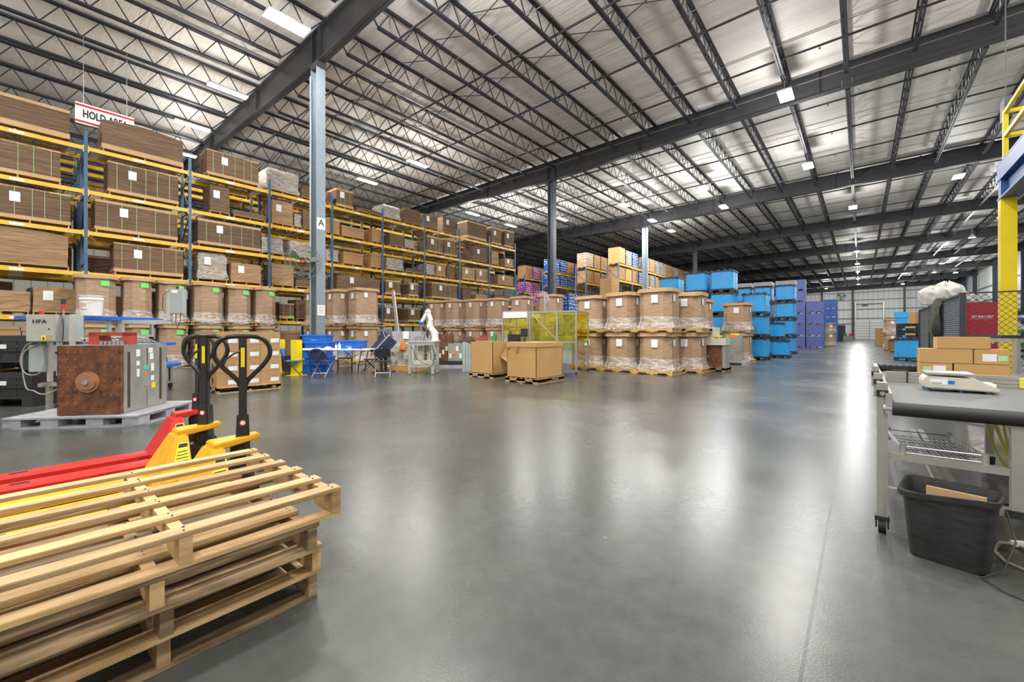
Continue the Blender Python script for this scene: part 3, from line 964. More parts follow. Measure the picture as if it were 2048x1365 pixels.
# ================================================================== storage racks
RX = -19.85                    # front posts of the tall rack
RB = 2.82                      # bay pitch
RY0 = 1.80                     # post beside the first long stack
LV = [1.72, 3.20, 4.57, 5.93, 7.37]
BD = 1.07
def post_mesh(h):
    m = MB()
    m.box(-.045, .045, -.045, .045, 0, h)
    m.cur = 1
    z = .1
    while z < h - .05:
        m.box(.045, .0465, -.026, -.012, z, z + .03)
        m.box(.045, .0465, .012, .026, z, z + .03)
        z += .076
    return m.mesh('upright_post', [M['blue_rack'], M['black']])
def brace_mesh(h):
    m = MB()
    z = .25
    flip = False
    m.box(-BD, 0, -.015, .015, .2, .24)
    while z + 1.1 < h:
        a, b = (0, -BD) if flip else (-BD, 0)
        m.bar((a, 0, z), (b, 0, z + 1.0), .035)
        m.box(-BD, 0, -.015, .015, z + 1.0, z + 1.04)
        z += 1.15
        flip = not flip
    return m.mesh('frame_brace', M['blue_dark'])
def beam_mesh(L_, mat='yellow_rack', hgt=.13):
    m = MB()
    m.box(-.03, .03, .05, L_ - .05, -hgt / 2, hgt / 2)
    m.box(-.035, .038, .045, .075, -.13, .1).box(-.035, .038, L_ - .075, L_ - .045, -.13, .1)
    m.cur = 1
    m.box(.03, .0315, L_ * .42, L_ * .42 + .3, -.035, .035)
    m.cur = 2
    for k in range(int(L_ / .12)):
        m.box(.03, .0308, .15 + k * .12, .17 + k * .12, .045, .055)
    return m.mesh('shelf_beam', [M[mat], M['white'], M['kraft_dark']])
def deck_mesh(L_):
    m = MB()
    for k in range(9):
        y = .15 + (L_ - .3) * k / 8
        m.box(-BD, 0, y - .02, y + .02, .03, .06)
    for k in range(9):
        x = -BD + .03 + (BD - .06) * k / 8
        m.box(x - .004, x + .004, .1, L_ - .1, .06, .066)
    return m.mesh('wire_deck', M['galv'])
PM, BRM, BMM, DKM = post_mesh(7.95), brace_mesh(7.9), beam_mesh(RB), deck_mesh(RB)
where = ['leftmost, cut by the photo edge', 'second from the left', 'third from the left, left of the near column', 'fourth from the left, behind the wall fan',
         'fifth from the left, right of the near column', 'sixth from the left', 'seventh from the left', 'eighth from the left', 'last on the right']
def rack_bay(x, y, lab, levels, L_, meshes, last, depth_=BD, group=None, front=1):
    pm, br, bm, dk = meshes
    t = thing('pallet_rack', lab, 'rack', (x, y, 0), 0, group)
    ends = (0, L_) if last else (0,)
    for e in ends:
        for xx in (0, -depth_):
            link('upright_post', pm, t, (xx, e, 0))
        if br:
            link('frame_brace', br, t, (0, e, 0))
    for z in levels:
        link('shelf_beam', bm, t, (.03, 0, z))
        link('shelf_beam', bm, t, (-depth_ + .0, 0, z))
        if dk:
            link('wire_deck', dk, t, (0, 0, z))
    return t
for b in range(-1, 8):
    lv = LV if b < 7 else LV[1:]
    rack_bay(RX, RY0 + RB * b, 'tall yellow and blue pallet rack bay, ' + where[b + 1], lv, RB, (PM, BRM, BMM, DKM), b == 7, group='bays of the tall front rack')
RX2 = RX - BD - 1.0
for b in range(-1, 8):
    rack_bay(RX2, RY0 + RB * b, 'rear pallet rack bay seen behind the front rack, %s from the left' % nth(b + 2), LV, RB, (PM, BRM, BMM, None), b == 7, group='bays of the rear rack')

# ------------------------------------------------------------------ pallets
def pallet_parts(lx, ly, h=.13, n=7, seed=0):
    """deck boards along y, three stringers along x"""
    r = random.Random(seed)
    boards, strs, bots = MB(), MB(), MB()
    for k in range(n):
        x = -lx / 2 + .045 + (lx - .09) * k / (n - 1)
        boards.box(x - .045, x + .045, -ly / 2, ly / 2, h - .02, h)
    for k in range(3):
        y = -ly / 2 + .02 + (ly - .04) * k / 2
        for a, b in ((-lx / 2, -lx * .36), (-lx * .14, lx * .14), (lx * .36, lx / 2)):
            strs.box(a, b, y - .02, y + .02, .018, h - .02)
        strs.box(-lx / 2, lx / 2, y - .02, y + .02, .055, h - .02)
    for x in (-lx / 2 + .06, 0, lx / 2 - .06):
        bots.box(x - .06, x + .06, -ly / 2, ly / 2, 0, .018)
    return boards, strs, bots
def whole_pallet(lx, ly, h=.13, mat='wood_far', n=7):
    a, b, c = pallet_parts(lx, ly, h, n)
    m = MB()
    for q in (a, b, c):
        m.add(q.v, q.f)
    return m.mesh('wooden_pallet', M[mat])
PW = {}
def pallet(x, y, z, lx, ly, lab, rz=0, mat='wood_far', group='wooden pallets', h=.13):
    key = (round(lx, 1), round(ly, 1), mat, h)
    if key not in PW:
        PW[key] = whole_pallet(key[0], key[1], h, mat)
    return tag(link('wooden_pallet', PW[key], None, (x, y, z), rz), lab, 'pallet', group)

# ------------------------------------------------------------------ loads on the racks
def sag_box(m, x0, x1, y0, y1, z0, z1, sag, n=6, jit=0.0):
    """stack whose top dips at both ends, with slightly ragged sheet ends"""
    rings = []
    nz = 7
    for k in range(n + 1):
        t = k / n
        y = y0 + (y1 - y0) * t
        dz = -sag * (2 * t - 1) ** 2
        ring = []
        for q in range(nz + 1):
            ring.append((x1 + rnd.uniform(-jit, jit), y + (rnd.uniform(-jit, jit) if k in (0, n) else 0), z0 + (z1 + dz - z0) * q / nz))
        for q in range(nz, -1, -1):
            ring.append((x0, y, z0 + (z1 + dz - z0) * q / nz))
        rings.append(ring)
    m.loft(rings)
    return m
def load(kind, x, y, z, w, d, h, lab, group, rng):
    """a load with its base at z, front face towards +X at x, centred on y"""
    t = thing('cardboard_stack' if kind[0] in 'SKGPLB' else 'wrapped_load', lab, 'cardboard stack' if kind[0] in 'SKGPLB' else 'wrapped load', (x - d / 2, y, z), 0, group)
    hx, hy = d / 2, w / 2
    k = kind[0]
    if k in 'SKGPL':
        mat = M['stack_l'] if 'l' in kind else M['stack']
        capb = .10 if k in 'SG' else (.16 if k == 'K' else 0)
        capt = .05 if k == 'S' else (.10 if k in 'KG' else 0)
        if 'b' in kind:
            capt = 0
        m = MB()
        sag = .10 if 'b' in kind else (.02 if k in 'PL' else 0)
        sag_box(m, -hx, hx, -hy, hy, capb, h - capt, sag, jit=.012 if k in 'PL' else .006)
        m.build('sheet_pile', mat, t)
        if capb:
            MB().box(-hx - .01, hx + .012, -hy - .01, hy + .01, 0, capb).build('kraft_tray', M['kraft_pale'], t)
        if capt:
            MB().box(-hx - .01, hx + .012, -hy - .01, hy + .01, h - capt, h).build('kraft_cap', M['kraft_pale'], t)
        if k in 'SG' and 'n' not in kind:
            ns = 5 if w > 1.6 else (3 if w > .8 else 2)
            st = MB()
            for q in range(ns):
                yy = -hy + w * (q + .7 + rng.uniform(-.15, .15)) / (ns + .4)
                st.box(hx + .012, hx + .0145, yy - .008, yy + .008, 0, h)
                st.box(-hx, hx + .0145, yy - .008, yy + .008, h, h + .002)
            st.build('strapping', M['green_strap'], t)
        if k == 'S' and w > 1.2 and capt:
            text('WE THANK YOU FOR YOUR BUSINESS', .062, M['inkbrown'], t, (hx + .014, -hy * .1, h - capt / 2), FACE_PX, name='printed_line', sx=.9, bold=.012)
    elif k == 'B':     # brown bulk box
        m = MB().box(-hx, hx, -hy, hy, 0, h)
        m.build('box_body', M['kraft_dark'] if 'd' in kind else M['kraft'], t)
        MB().box(-hx - .02, hx + .02, -hy - .02, hy + .02, h - .12, h).build('lid', M['kraft'], t)
    elif k == 'W':     # silvery film-wrapped pallet load
        rings = []
        for zz, g in ((0, .04), (.1, .05), (.2, .0), (.5, -.02), (.8, .01), (.93, -.03), (1, -.12)):
            ring = []
            for px_, py_2 in ((hx, -hy), (hx, -hy * .3), (hx, hy * .3), (hx, hy), (0, hy), (-hx, hy), (-hx, 0), (-hx, -hy), (0, -hy)):
                f = 1 + g / max(hx, hy) + rng.uniform(-.02, .02)
                ring.append((px_ * f, py_2 * f, zz * h))
            rings.append(ring)
        MB().box(-hx * .9, hx * .9, -hy * .9, hy * .9, 0, h * .95).build('cartons', M['stack_l'] if 'l' in kind else M['kraft_dark'], t)
        MB().loft(rings).build('stretch_wrap', M['wrap_silver'], t, smooth=True)
    elif k == 'V':     # bag or soft white bale
        rings = []
        for j in range(7):
            a = j / 6 * PI
            rr = .35 + .65 * math.sin(min(a, PI * .5 + .0) if a < PI / 2 else a)
            rings.append([(hx * rr * math.cos(2 * PI * q / 10) * 1.1, hy * rr * math.sin(2 * PI * q / 10) * 1.1, h * j / 6) for q in range(10)])
        MB().loft(rings).build('bag_body', M['bag'], t, smooth=True)
    if 'w' in kind and k not in 'V':
        lb = MB().box(hx + .016, hx + .019, -.11, .11, -.15, .15)
        lb.build('paper_label', M['white'], t, loc=(0, -hy * .35 if 'L' not in kind else hy * .5, h * .66))
    if 'g' in kind:
        MB().box(hx + .016, hx + .019, -.1, .1, -.05, .05).build('green_sticker', M['green_lab'], t, loc=(0, hy * .55, .06))
    return t
NAMES = {'S': 'strapped stack of flat brown cardboard with kraft cap', 'K': 'kraft-banded stack of flat cardboard', 'G': 'green-strapped stack of flat cardboard with kraft bands',
         'P': 'plain stack of brown flat cardboard', 'L': 'low pile of flat cardboard', 'B': 'brown lidded bulk box', 'W': 'shiny film-wrapped pallet load', 'V': 'white bagged bale'}
lvn = ['rack floor level', 'rack first level', 'rack second level', 'rack third level', 'rack fourth level', 'rack top level']
# level: (left px, right px, top px at the right/left edge, kind)
ROWS = {
 5: [(-95, 139, 222, 'K'), (204, 366, 257, 'Kbn'), (414, 517, 312, 'Sw'), (532, 597, 341, 'W'), (603, 640, 377, 'P'), (654, 664, 385, 'P'), (673, 706, 380, 'Gw'), (714, 761, 419, 'L'), (765, 800, 411, 'W'),
     (809, 841, 419, 'P'), (846, 875, 430, 'Pw'), (886, 913, 436, 'Pw'), (935, 973, 446, 'Kn'), (983, 1003, 456, 'Gnw'), (1009, 1028, 462, 'Gnw')],
 4: [(-60, 121, 304, 'S'), (216, 357, 338, 'Sw'), (420, 459, 373, 'Pw'), (466, 532, 425, 'L'), (543, 586, 403, 'Plw'), (589, 602, 427, 'W'), (606, 638, 424, 'P'), (652, 679, 440, 'B'), (684, 728, 455, 'B'),
     (744, 765, 459, 'B'), (780, 806, 469, 'P'), (810, 828, 478, 'W'), (854, 886, 474, 'Gw'), (889, 914, 479, 'Gw'), (946, 978, 495, 'Pw'), (983, 997, 503, 'Pl'), (1010, 1028, 518, 'Plw')],
 3: [(-30, 141, 391, 'Sw'), (190, 355, 412, 'Gw'), (396, 521, 447, 'Gw'), (523, 567, 474, 'W'), (579, 640, 484, 'Wl'), (652, 677, 499, 'Wl'), (687, 726, 506, 'Bl'), (742, 764, 508, 'B'), (773, 806, 516, 'W'),
     (812, 845, 545, 'L'), (853, 869, 527, 'W'), (873, 891, 530, 'Bw'), (894, 909, 532, 'P'), (925, 949, 536, 'Glnw'), (953, 977, 539, 'Glnw'), (996, 1027, 551, 'Plw')],
 2: [(-70, 136, 468, 'Plb'), (228, 366, 493, 'Sw'), (395, 454, 505, 'Wlw'), (462, 522, 528, 'Plw'), (543, 587, 529, 'Pl'), (592, 640, 560, 'L'), (674, 760, 552, 'Pbw'), (771, 801, 561, 'Gw'), (818, 836, 566, 'Gw'),
     (864, 915, 567, 'Gw'), (925, 942, 578, 'P'), (952, 975, 590, 'B'), (990, 1020, 590, 'L')],
 1: [(-60, 60, 583, 'Pl'), (66, 156, 576, 'Plw'), (559, 588, 607, 'Sg'), (593, 640, 600, 'P'), (769, 791, 612, 'Gw'), (817, 841, 616, 'Ggw'), (852, 868, 615, 'G')],
 0: [(-30, 37, 652, 'B'), (44, 67, 655, 'B'), (557, 600, 662, 'Bd'), (700, 740, 668, 'B')],
}
for lv, items in ROWS.items():
    zb = LV[lv - 1] + .07 if lv else 0
    for i, (p0, p1, py, kind) in enumerate(items):
        x = RX - .06
        y0, y1 = onX(p0, x), onX(p1, x)
        ym = (y0 + y1) / 2
        zt = zat(py, x, y1 if p0 < 0 else ym)
        w = y1 - y0
        h = zt - zb - .13
        if h < .12:
            h = .2
        low = {'S': 'strapped', 'K': 'kraft-banded', 'G': 'green-strapped', 'P': 'plain', 'L': 'low', 'B': 'brown', 'W': 'shiny', 'V': 'white'}
        lab = '%s, %s from left, front %s' % (NAMES[kind[0]], nth(i + 1), lvn[lv])
        dd = .95 if w > .6 else 1.0
        load(kind, x, ym, zb + .13, w, dd, h, lab, 'loads on the front ' + lvn[lv], rnd)
        pallet(x - dd / 2, ym, zb, dd + .04, max(.4, min(w, 2.6)), 'wooden pallet under the %s load from left, front %s' % (nth(i + 1), lvn[lv]), group='pallets on the front rack')

# loads on the rear rack, seen through the gaps
for lv in range(0, 6):
    zb = LV[lv - 1] + .07 if lv else 0
    r2 = random.Random(40 + lv)
    for b in range(-1, 8):
        for q in range(2):
            if r2.random() < .16 or (lv == 5 and r2.random() < .5):
                continue
            kind = r2.choice(['P', 'P', 'B', 'W', 'Gn', 'Bd', 'Pl'])
            y = RY0 + RB * b + .72 + q * 1.38
            h = r2.uniform(.7, 1.05)
            n_ = (b + 1) * 2 + q + 1
            load(kind, RX2 - .04, y, zb + .13, 1.1, .95, h, '%s, rear %s, bay %s, %s side' % (NAMES[kind[0]].split(' with')[0], lvn[lv], nth(b + 2), 'left' if q == 0 else 'right'), 'loads on the rear rack', r2)
            pallet(RX2 - .52, y, zb, 1.0, 1.1, 'wooden pallet on the rear %s, bay %s, %s side' % (lvn[lv], nth(b + 2), 'left' if q == 0 else 'right'), group='pallets on the rear rack')

# hanging HOLD AREA sign
hx_, hy_ = -20.6, 0
y_l, y_r = onX(150, hx_), onX(268, hx_)
zh = zat(236, hx_, (y_l + y_r) / 2 - .2)
hs_ = thing('hanging_sign', 'white hanging sign with red stripes reading HOLD, above the rack loads', 'sign', (hx_, (y_l + y_r) / 2, zh))
hw = (y_r - y_l) / 2
MB().box(-.015, .015, -hw, hw, -.36, .36).build('panel', M['white'], hs_)
MB().box(.015, .018, -hw, hw, .24, .31).box(.015, .018, -hw, hw, -.31, -.24).build('stripe', M['red'], hs_)
text('HOLD AREA', .36, M['ink'], hs_, (.02, 0, 0), FACE_PX, bold=.03, sx=hw * 2 / 2.6)
ch = MB()
for s in (-hw + .2, hw - .2):
    ch.cyl((0, s, .36), (0, s, ztop(hx_) - JD - zh), .01, 5)
ch.build('hanging_chain', M['galv'], hs_)

# ------------------------------------------------------------------ racks far down the left side
FB = 2.82
fpm, fbr = post_mesh(7.45), brace_mesh(7.4)
fbm = beam_mesh(FB)
far_specs = [(-16.3, 34.3, 8, 'nearest the aisle'), (-19.5, 34.3, 4, 'second row'), (-23.3, 34.3, 3, 'third row'), (-27.2, 35.0, 3, 'fourth row')]
def dotted(name, base, dot):
    """printed carton wall: rows of pale round prints on a coloured film"""
    m, nt, b = base_mat(name)
    L = nt.links.new
    tc = nt.nodes.new('ShaderNodeTexCoord')
    vo = nt.nodes.new('ShaderNodeTexVoronoi'); vo.inputs['Scale'].default_value = 4.2; vo.inputs['Randomness'].default_value = .35
    L(tc.outputs['Object'], vo.inputs['Vector'])
    lt = nt.nodes.new('ShaderNodeMath'); lt.operation = 'LESS_THAN'; lt.inputs[1].default_value = .34
    L(vo.outputs['Distance'], lt.inputs[0])
    mix = nt.nodes.new('ShaderNodeMix'); mix.data_type = 'RGBA'
    L(lt.outputs[0], mix.inputs['Factor'])
    mix.inputs[6].default_value = (*base, 1); mix.inputs[7].default_value = (*dot, 1)
    L(mix.outputs[2], b.inputs['Base Color'])
    b.inputs['Roughness'].default_value = .4
    return m
M['dot_blue'] = dotted('blue_printed_cartons', (.02, .06, .28), (.45, .55, .70))
M['dot_pink'] = dotted('pink_printed_cartons', (.38, .07, .26), (.70, .60, .68))
M['dot_brown'] = dotted('brown_spotted_cartons', (.30, .19, .11), (.62, .55, .45))
M['dot_grey'] = dotted('grey_wrapped_cartons', (.16, .16, .15), (.55, .55, .52))
def printed_load(x, y, z, w, d, h, mat, lab, group):
    t = thing('carton_load', lab, 'carton load', (x, y, z), 0, group)
    nl = max(2, int(h / .3))
    m = MB()
    for k in range(nl):
        for a in range(3):
            for b in range(2):
                m.box(-d / 2 + d * b / 2 + .004, -d / 2 + d * (b + 1) / 2 - .004, -w / 2 + w * a / 3 + .004, -w / 2 + w * (a + 1) / 3 - .004, h * k / nl + .003, h * (k + 1) / nl - .003)
    m.build('carton_layers', M[mat], t)
    return t
MATN = {'kraft': 'plain brown', 'dot_blue': 'blue printed', 'dot_pink': 'pink printed', 'dot_brown': 'brown spotted', 'dot_grey': 'grey film-wrapped', 'kraft_light': 'orange-brown'}
pal_far = {0: {2: ['kraft_light', 'dot_grey', 'dot_blue', None, 'dot_grey', 'kraft', 'dot_grey', 'dot_grey', 'kraft', 'kraft', 'dot_grey', 'kraft', 'kraft', 'dot_grey', 'kraft', 'kraft'],
               1: ['kraft', 'kraft_light', 'kraft', 'dot_blue', 'kraft', 'dot_grey', 'kraft_light', 'kraft', 'dot_grey', 'kraft', 'kraft', 'kraft', 'kraft', 'dot_grey', 'kraft', 'kraft']},
           1: {2: ['dot_brown', 'kraft', 'kraft', 'kraft', 'kraft', 'kraft', None, 'kraft'], 1: ['kraft', 'kraft', 'kraft', 'kraft', 'kraft', 'kraft', 'kraft', 'kraft']},
           2: {2: ['dot_blue', 'dot_blue', 'kraft', 'dot_blue', None, 'kraft'], 1: ['dot_blue', 'dot_blue', 'dot_blue', 'kraft', 'kraft', 'kraft']},
           3: {2: ['kraft', 'dot_pink', 'kraft', 'dot_blue', 'kraft', 'kraft'], 1: ['dot_pink', 'dot_pink', 'dot_blue', 'kraft', 'kraft', 'kraft']}}
for ri, (x, y0, nb, nm) in enumerate(far_specs):
    tops = [5.85, 7.3] if ri < 2 else ([5.85, 7.2] if ri == 2 else [5.5, 7.0])
    lvl = [2.9, 4.4] + tops
    for b in range(nb):
        rack_bay(x, y0 + FB * b, 'distant yellow-beamed rack, %s, bay %s from its near end' % (nm, nth(b + 1)), lvl, FB, (fpm, fbr, fbm, None), b == nb - 1, group='distant racks')
    for li in (1, 2):
        zb = tops[li - 1] + .07
        for q, mt in enumerate(pal_far[ri][li]):
            if mt is None or q >= nb * 2:
                continue
            y = y0 + .75 + q * 1.41
            hh = 1.25 if li == 2 else 1.05
            if q == 0 and li == 2 and ri == 0:
                hh = 1.35
            printed_load(x - .53, y, zb + .12, 1.2, 1.05, hh, mt, '%s carton load on distant rack, %s, %s shelf, %s along' % (MATN[mt], nm, 'top' if li == 2 else 'lower', nth(q + 1)), 'loads on the distant racks')
            pallet(x - .53, y, zb, 1.1, 1.2, 'pallet on distant rack, %s, %s shelf, %s along' % (nm, 'top' if li == 2 else 'lower', nth(q + 1)), group='pallets on the distant racks', h=.12)
# orange-brown stack and loads standing in front of the distant racks
for (px, d, zb, w, h, mt, lab) in ((1219, 32.5, 3.9, 1.25, 1.55, 'kraft_light', 'orange-brown carton stack in front of the distant racks'),
                                   (1134, 31.0, 2.6, 1.2, 1.5, 'dot_blue', 'blue printed load standing right of the dark column'),
                                   (1078, 34.0, 3.4, 1.3, 1.2, 'dot_pink', 'pink printed load left of the dark column'),
                                   (1160, 34.0, 3.0, 1.3, .9, 'dot_blue', 'blue and yellow printed load low beside the rack leg'),
                                   (1088, 30.5, 2.3, .8, 1.1, 'kraft', 'small tan carton stack left of the dark column')):
    x, y = wd(px, d)
    t = printed_load(x, y, zb, w, 1.0, h, mt, lab, 'stacked loads before the distant racks')
    s = MB()
    for a in (-.5, .5):
        for c in (-.55, .55):
            s.box(a - .03, a + .03, c - .03, c + .03, 0, zb - .12)
    s.box(-.5, .5, -.6, .6, zb - .16, zb - .02)
    st = thing('stacking_frame', 'steel stacking frame under the ' + lab.split(' standing')[0].split(' in front')[0].split(' left')[0].split(' low')[0] + (' right of column' if px == 1134 else ' by the rack'), 'frame', (x, y, 0))
    s.build('frame', M['blue_rack'], st)

# ================================================================== film-wrapped bulk boxes (octagonal) in double stacks
def octa(hx, hy, c):
    return [(hx - c, -hy), (hx, -hy + c), (hx, hy - c), (hx - c, hy), (-hx + c, hy), (-hx, hy - c), (-hx, -hy + c), (-hx + c, -hy)]
def gaylord(x, y, z, wx, wy, h, lab, group, rz=0, lx=+1, cut=.19, green=False, seed=0, label=True, side='y'):
    r = random.Random(seed)
    t = thing('bulk_box', lab, 'bulk box', (x, y, z), rz, group)
    hx, hy = wx / 2 - .085, wy / 2 - .085
    bul = .018
    rings = []
    for zz, g in ((0, -.01), (h * .35, bul), (h * .7, bul * .6), (h - .03, 0)):
        rings.append([(p[0] * (1 + g), p[1] * (1 + g), zz) for p in octa(hx, hy, cut)])
    MB().loft(rings).build('box_body', M['kraft'], t)
    # lid: shallow tray slightly larger, edges a little uneven
    L0, L1 = [], []
    for p in octa(hx + .06, hy + .06, cut * .8):
        dz = r.uniform(-.02, .012)
        L0.append((p[0] * 1.01, p[1] * 1.01, h - .11 + dz))
        L1.append((p[0], p[1], h + dz))
    MB().loft([L0, L1]).build('lid', M['kraft_pale'], t)
    # film: snug on the walls, bunched and flared over the pallet
    R = []
    for zz, g in ((-.11, .10), (-.03, .125), (.02, .11), (.10, .075), (.20, .035), (.34, .018)):
        ring = []
        for p in octa(hx, hy, cut):
            l_ = math.hypot(*p)
            f = 1 + (g + r.uniform(-.008, .008)) / l_
            ring.append((p[0] * f, p[1] * f, zz + r.uniform(-.012, .012)))
        R.append(ring)
    MB().loft(R, False, False).build('bunched_film', M['wrap_heavy'], t)
    R = []
    for zz, g in ((.30, .02), (h * .4, .022), (h * .6, .018), (h * .8, .014), (h - .06, .03), (h + .012, .07)):
        R.append([(p[0] * (1 + g / math.hypot(*p)) * (1 + bul * math.sin(PI * zz / h)), p[1] * (1 + g / math.hypot(*p)) * (1 + bul * math.sin(PI * zz / h)), zz) for p in octa(hx, hy, cut)])
    MB().loft(R, False, False).build('stretch_wrap', M['wrap'], t)
    if label:
        if side == 'x':
            MB().box(hx + .045, hx + .048, -.1, .1, -.08, .08).build('paper_label', M['green_lab'] if green else M['white'], t, loc=(0, hy * .4, h - .26))
        else:
            MB().box(-.1, .1, -hy - .048, -hy - .045, -.12, .12).build('paper_label', M['green_lab'] if green else M['white'], t, loc=(hx * .1, 0, h - .32))
            MB().box(hx + .045, hx + .048, -.08, .08, -.1, .1).build('paper_label', M['white'], t, loc=(0, -hy * .4, h - .3))
    return t
def gstack(x, y, wx, wy, h1, h2, lab, group, rz=0, green=False, side='y', seed=0, up=(0, 0), low=True):
    if low:
        gaylord(x, y, .13, wx, wy, h1, 'lower film-wrapped brown bulk box, ' + lab, group, rz, seed=seed, green=green, side=side)
        pallet(x, y, 0, wx + .04, wy + .04, 'floor pallet under the lower bulk box, ' + lab, rz, group='pallets under the bulk boxes')
    z = .13 + h1 + .015
    pallet(x + up[0], y + up[1], z, wx + .04, wy + .04, 'pallet between stacked bulk boxes, ' + lab, rz, group='pallets under the bulk boxes')
    gaylord(x + up[0], y + up[1], z + .13, wx, wy, h2, 'upper film-wrapped brown bulk box, ' + lab, group, rz, seed=seed + 50, green=green, side=side)
gl = ['behind the white bucket', 'left of the grey control box', 'behind the grey control box', 'above the carton pallet left end', 'above the carton pallet middle', 'above the carton pallet right end']
for k, (ya, yb) in enumerate(((1.42, 2.5), (2.52, 3.42), (3.44, 4.4), (4.45, 5.52), (5.54, 6.48), (6.5, 7.42))):
    gstack(-19.2, (ya + yb) / 2, 1.1, yb - ya - .03, 1.40, 1.42 + .02 * (k % 2), gl[k], 'bulk boxes in front of the left rack', green=True, side='x', seed=k, low=True)
for k, (x, y, w_) in enumerate(((-16.35, 9.85, 1.12), (-17.55, 9.5, 1.05), (-18.7, 9.1, 1.0))):
    gstack(x, y, w_, 1.15, 1.40, 1.45, ['right of the near column', 'just behind the near column', 'left behind the near column'][k], 'bulk boxes beside the near column', seed=20 + k)
ix = [(-18.85, 16.1), (-17.55, 16.3), (-16.25, 16.6), (-14.95, 16.9), (-13.35, 17.0), (-11.6, 17.0)]
for k, (x, y) in enumerate(ix):
    gstack(x, y, 1.15, 1.1, 1.40, 1.42, ['first', 'second', 'third', 'fourth', 'fifth', 'sixth'][k] + ' in the row behind the robot table', 'bulk boxes in the row behind the machines', seed=30 + k)
js = [(-7.3, 13.35, 'right of the yellow guard'), (-6.05, 13.2, 'second right of the yellow guard'), (-4.8, 12.95, 'front right end of the row'), (-4.35, 14.25, 'tucked behind the right end'), (-6.0, 14.7, 'hidden behind the front row'),
      (-5.1, 18.0, 'above the grey mould'), (-4.1, 20.25, 'beside the sky-blue containers')]
for k, (x, y, nm) in enumerate(js):
    gstack(x, y, 1.12, 1.12, 1.12, 1.13 + .03 * (k % 3), nm, 'bulk boxes left of the aisle', seed=60 + k)

# ------------------------------------------------------------------ sky-blue sleeve containers
def tote_mesh(w, d, h):
    b, e, c, f = MB(), MB(), MB(), MB()
    hx, hy, ch = w / 2, d / 2, .09
    rings = [[(p[0], p[1], zz) for p in octa(hx - .03, hy - .03, ch)] for zz in (.16, h - .07)]
    b.loft(rings)
    b.cur = 1
    # folds of the sleeve
    b.box(-.006, .006, -hy + .018, -hy + .03, .18, h - .09)
    b.box(hx - .03, hx - .018, -.006, .006, .18, h - .09)
    b.box(-hx * .7, -hx * .7 + .012, -hy + .018, -hy + .03, .18, h - .09)
    # lid
    c.box(-hx, hx, -hy, hy, h - .08, h - .02)
    for sx in (-.8, -.27, .27, .8):
        for sy in (-.85, .85):
            c.box(hx * sx - .06, hx * sx + .06, hy * sy - .05, hy * sy + .05, h - .02, h + .02)
    # base pallet
    f.box(-hx, hx, -hy, hy, .10, .17)
    for sx in (-.85, 0, .85):
        for sy in (-.85, 0, .85):
            f.box(hx * sx - .08, hx * sx + .08, hy * sy - .08, hy * sy + .08, 0, .10)
    e.box(-.01, .01, -hy + .01, -hy + .03, h - .2, h - .17).box(-.01, .01, -hy + .01, -hy + .03, .2, .23)
    e.box(-hx + .1, -hx + .13, -hy + .01, -hy + .03, .3, .33)
    return b.mesh('sleeve', [M['tote'], M['tote_edge']]), c.mesh('lid', M['tote_dark']), f.mesh('base', M['tote_dark']), e.mesh('rivet', M['tote_dark'])
TM = tote_mesh(1.04, 1.12, 1.03)
TS = tote_mesh(.8, .8, .9)
def tote(x, y, z, lab, ms=TM, group='sky-blue containers', sz=1.0):
    t = thing('plastic_container', lab, 'container', (x, y, z), 0, group)
    for n, me in zip(('sleeve', 'lid', 'base', 'rivet'), ms):
        link(n, me, t)
    return t
stacks = [(-7.75, 22.7, 4, 'leftmost stack, partly behind the boxes'), (-6.1, 21.72, 4, 'tall stack second from left'), (-4.98, 21.72, 4, 'tall stack third from left'), (-3.85, 22.9, 3, 'stack beside the aisle, nearest'),
          (-3.55, 30.7, 4, 'farther stack beside the aisle'), (-4.75, 30.9, 4, 'rear stack left of the farther one'), (-5.9, 30.9, 4, 'rear stack, half hidden')]
for x, y, n, nm in stacks:
    for k in range(n):
        pos = ['bottom', 'second', 'third', 'fourth'][k] if k < n - 1 else 'top'
        tote(x, y, 1.045 * k, '%s sky-blue container of the %s' % (pos, nm))
tote(-3.15, 25.3, 0, 'small sky-blue container on the floor between the blue stacks', TS)
tote(-3.6, 27.3, 0, 'sky-blue container behind the small one, lower', TS)
tote(-3.6, 27.3, .92, 'sky-blue container behind the small one, upper', TS)
for k in range(6):
    o = MB()
    o.box(-.5, .5, -.55, .55, 0, .12)
    for q in range(5):
        o.box(-.5 + q * .22, -.42 + q * .22, -.56, -.55, .02, .1)
    tag(o.build('plastic_pallet', M['plastic_grey'], loc=([-3.55, -4.75, -5.9][k // 2], 30.85, 4.20 + .121 * (k % 2))), 'grey plastic pallet lying on the rear sky-blue stacks, %s' % nth(k + 1), 'pallet', 'grey pallets on top of containers')

# ------------------------------------------------------------------ violet-blue ribbed bins and royal blue stack
def bin_mesh(w, d, h, n=6):
    m = MB()
    hx, hy = w / 2, d / 2
    m.box(-hx + .07, hx - .07, -hy + .07, hy - .07, .12, h - .02)
    for z in (.13, .28, h * .45, h * .62, h * .8, h - .07):
        m.box(-hx, hx, -hy, hy, z, z + .05)
    for k in range(n + 1):
        x = -hx + .03 + (w - .06) * k / n
        m.box(x - .02, x + .02, -hy + .005, hy - .005, .13, h - .03)
        y = -hy + .03 + (d - .06) * k / n
        m.box(-hx + .005, hx - .005, y - .02, y + .02, .13, h - .03)
    for sx in (-1, 0, 1):
        for sy in (-1, 0, 1):
            m.box(sx * (hx - .09) - .09, sx * (hx - .09) + .09, sy * (hy - .09) - .09, sy * (hy - .09) + .09, 0, .13)
    return m
IB = bin_mesh(1.2, 1.15, .99).mesh('plastic_bin', M['indigo'])
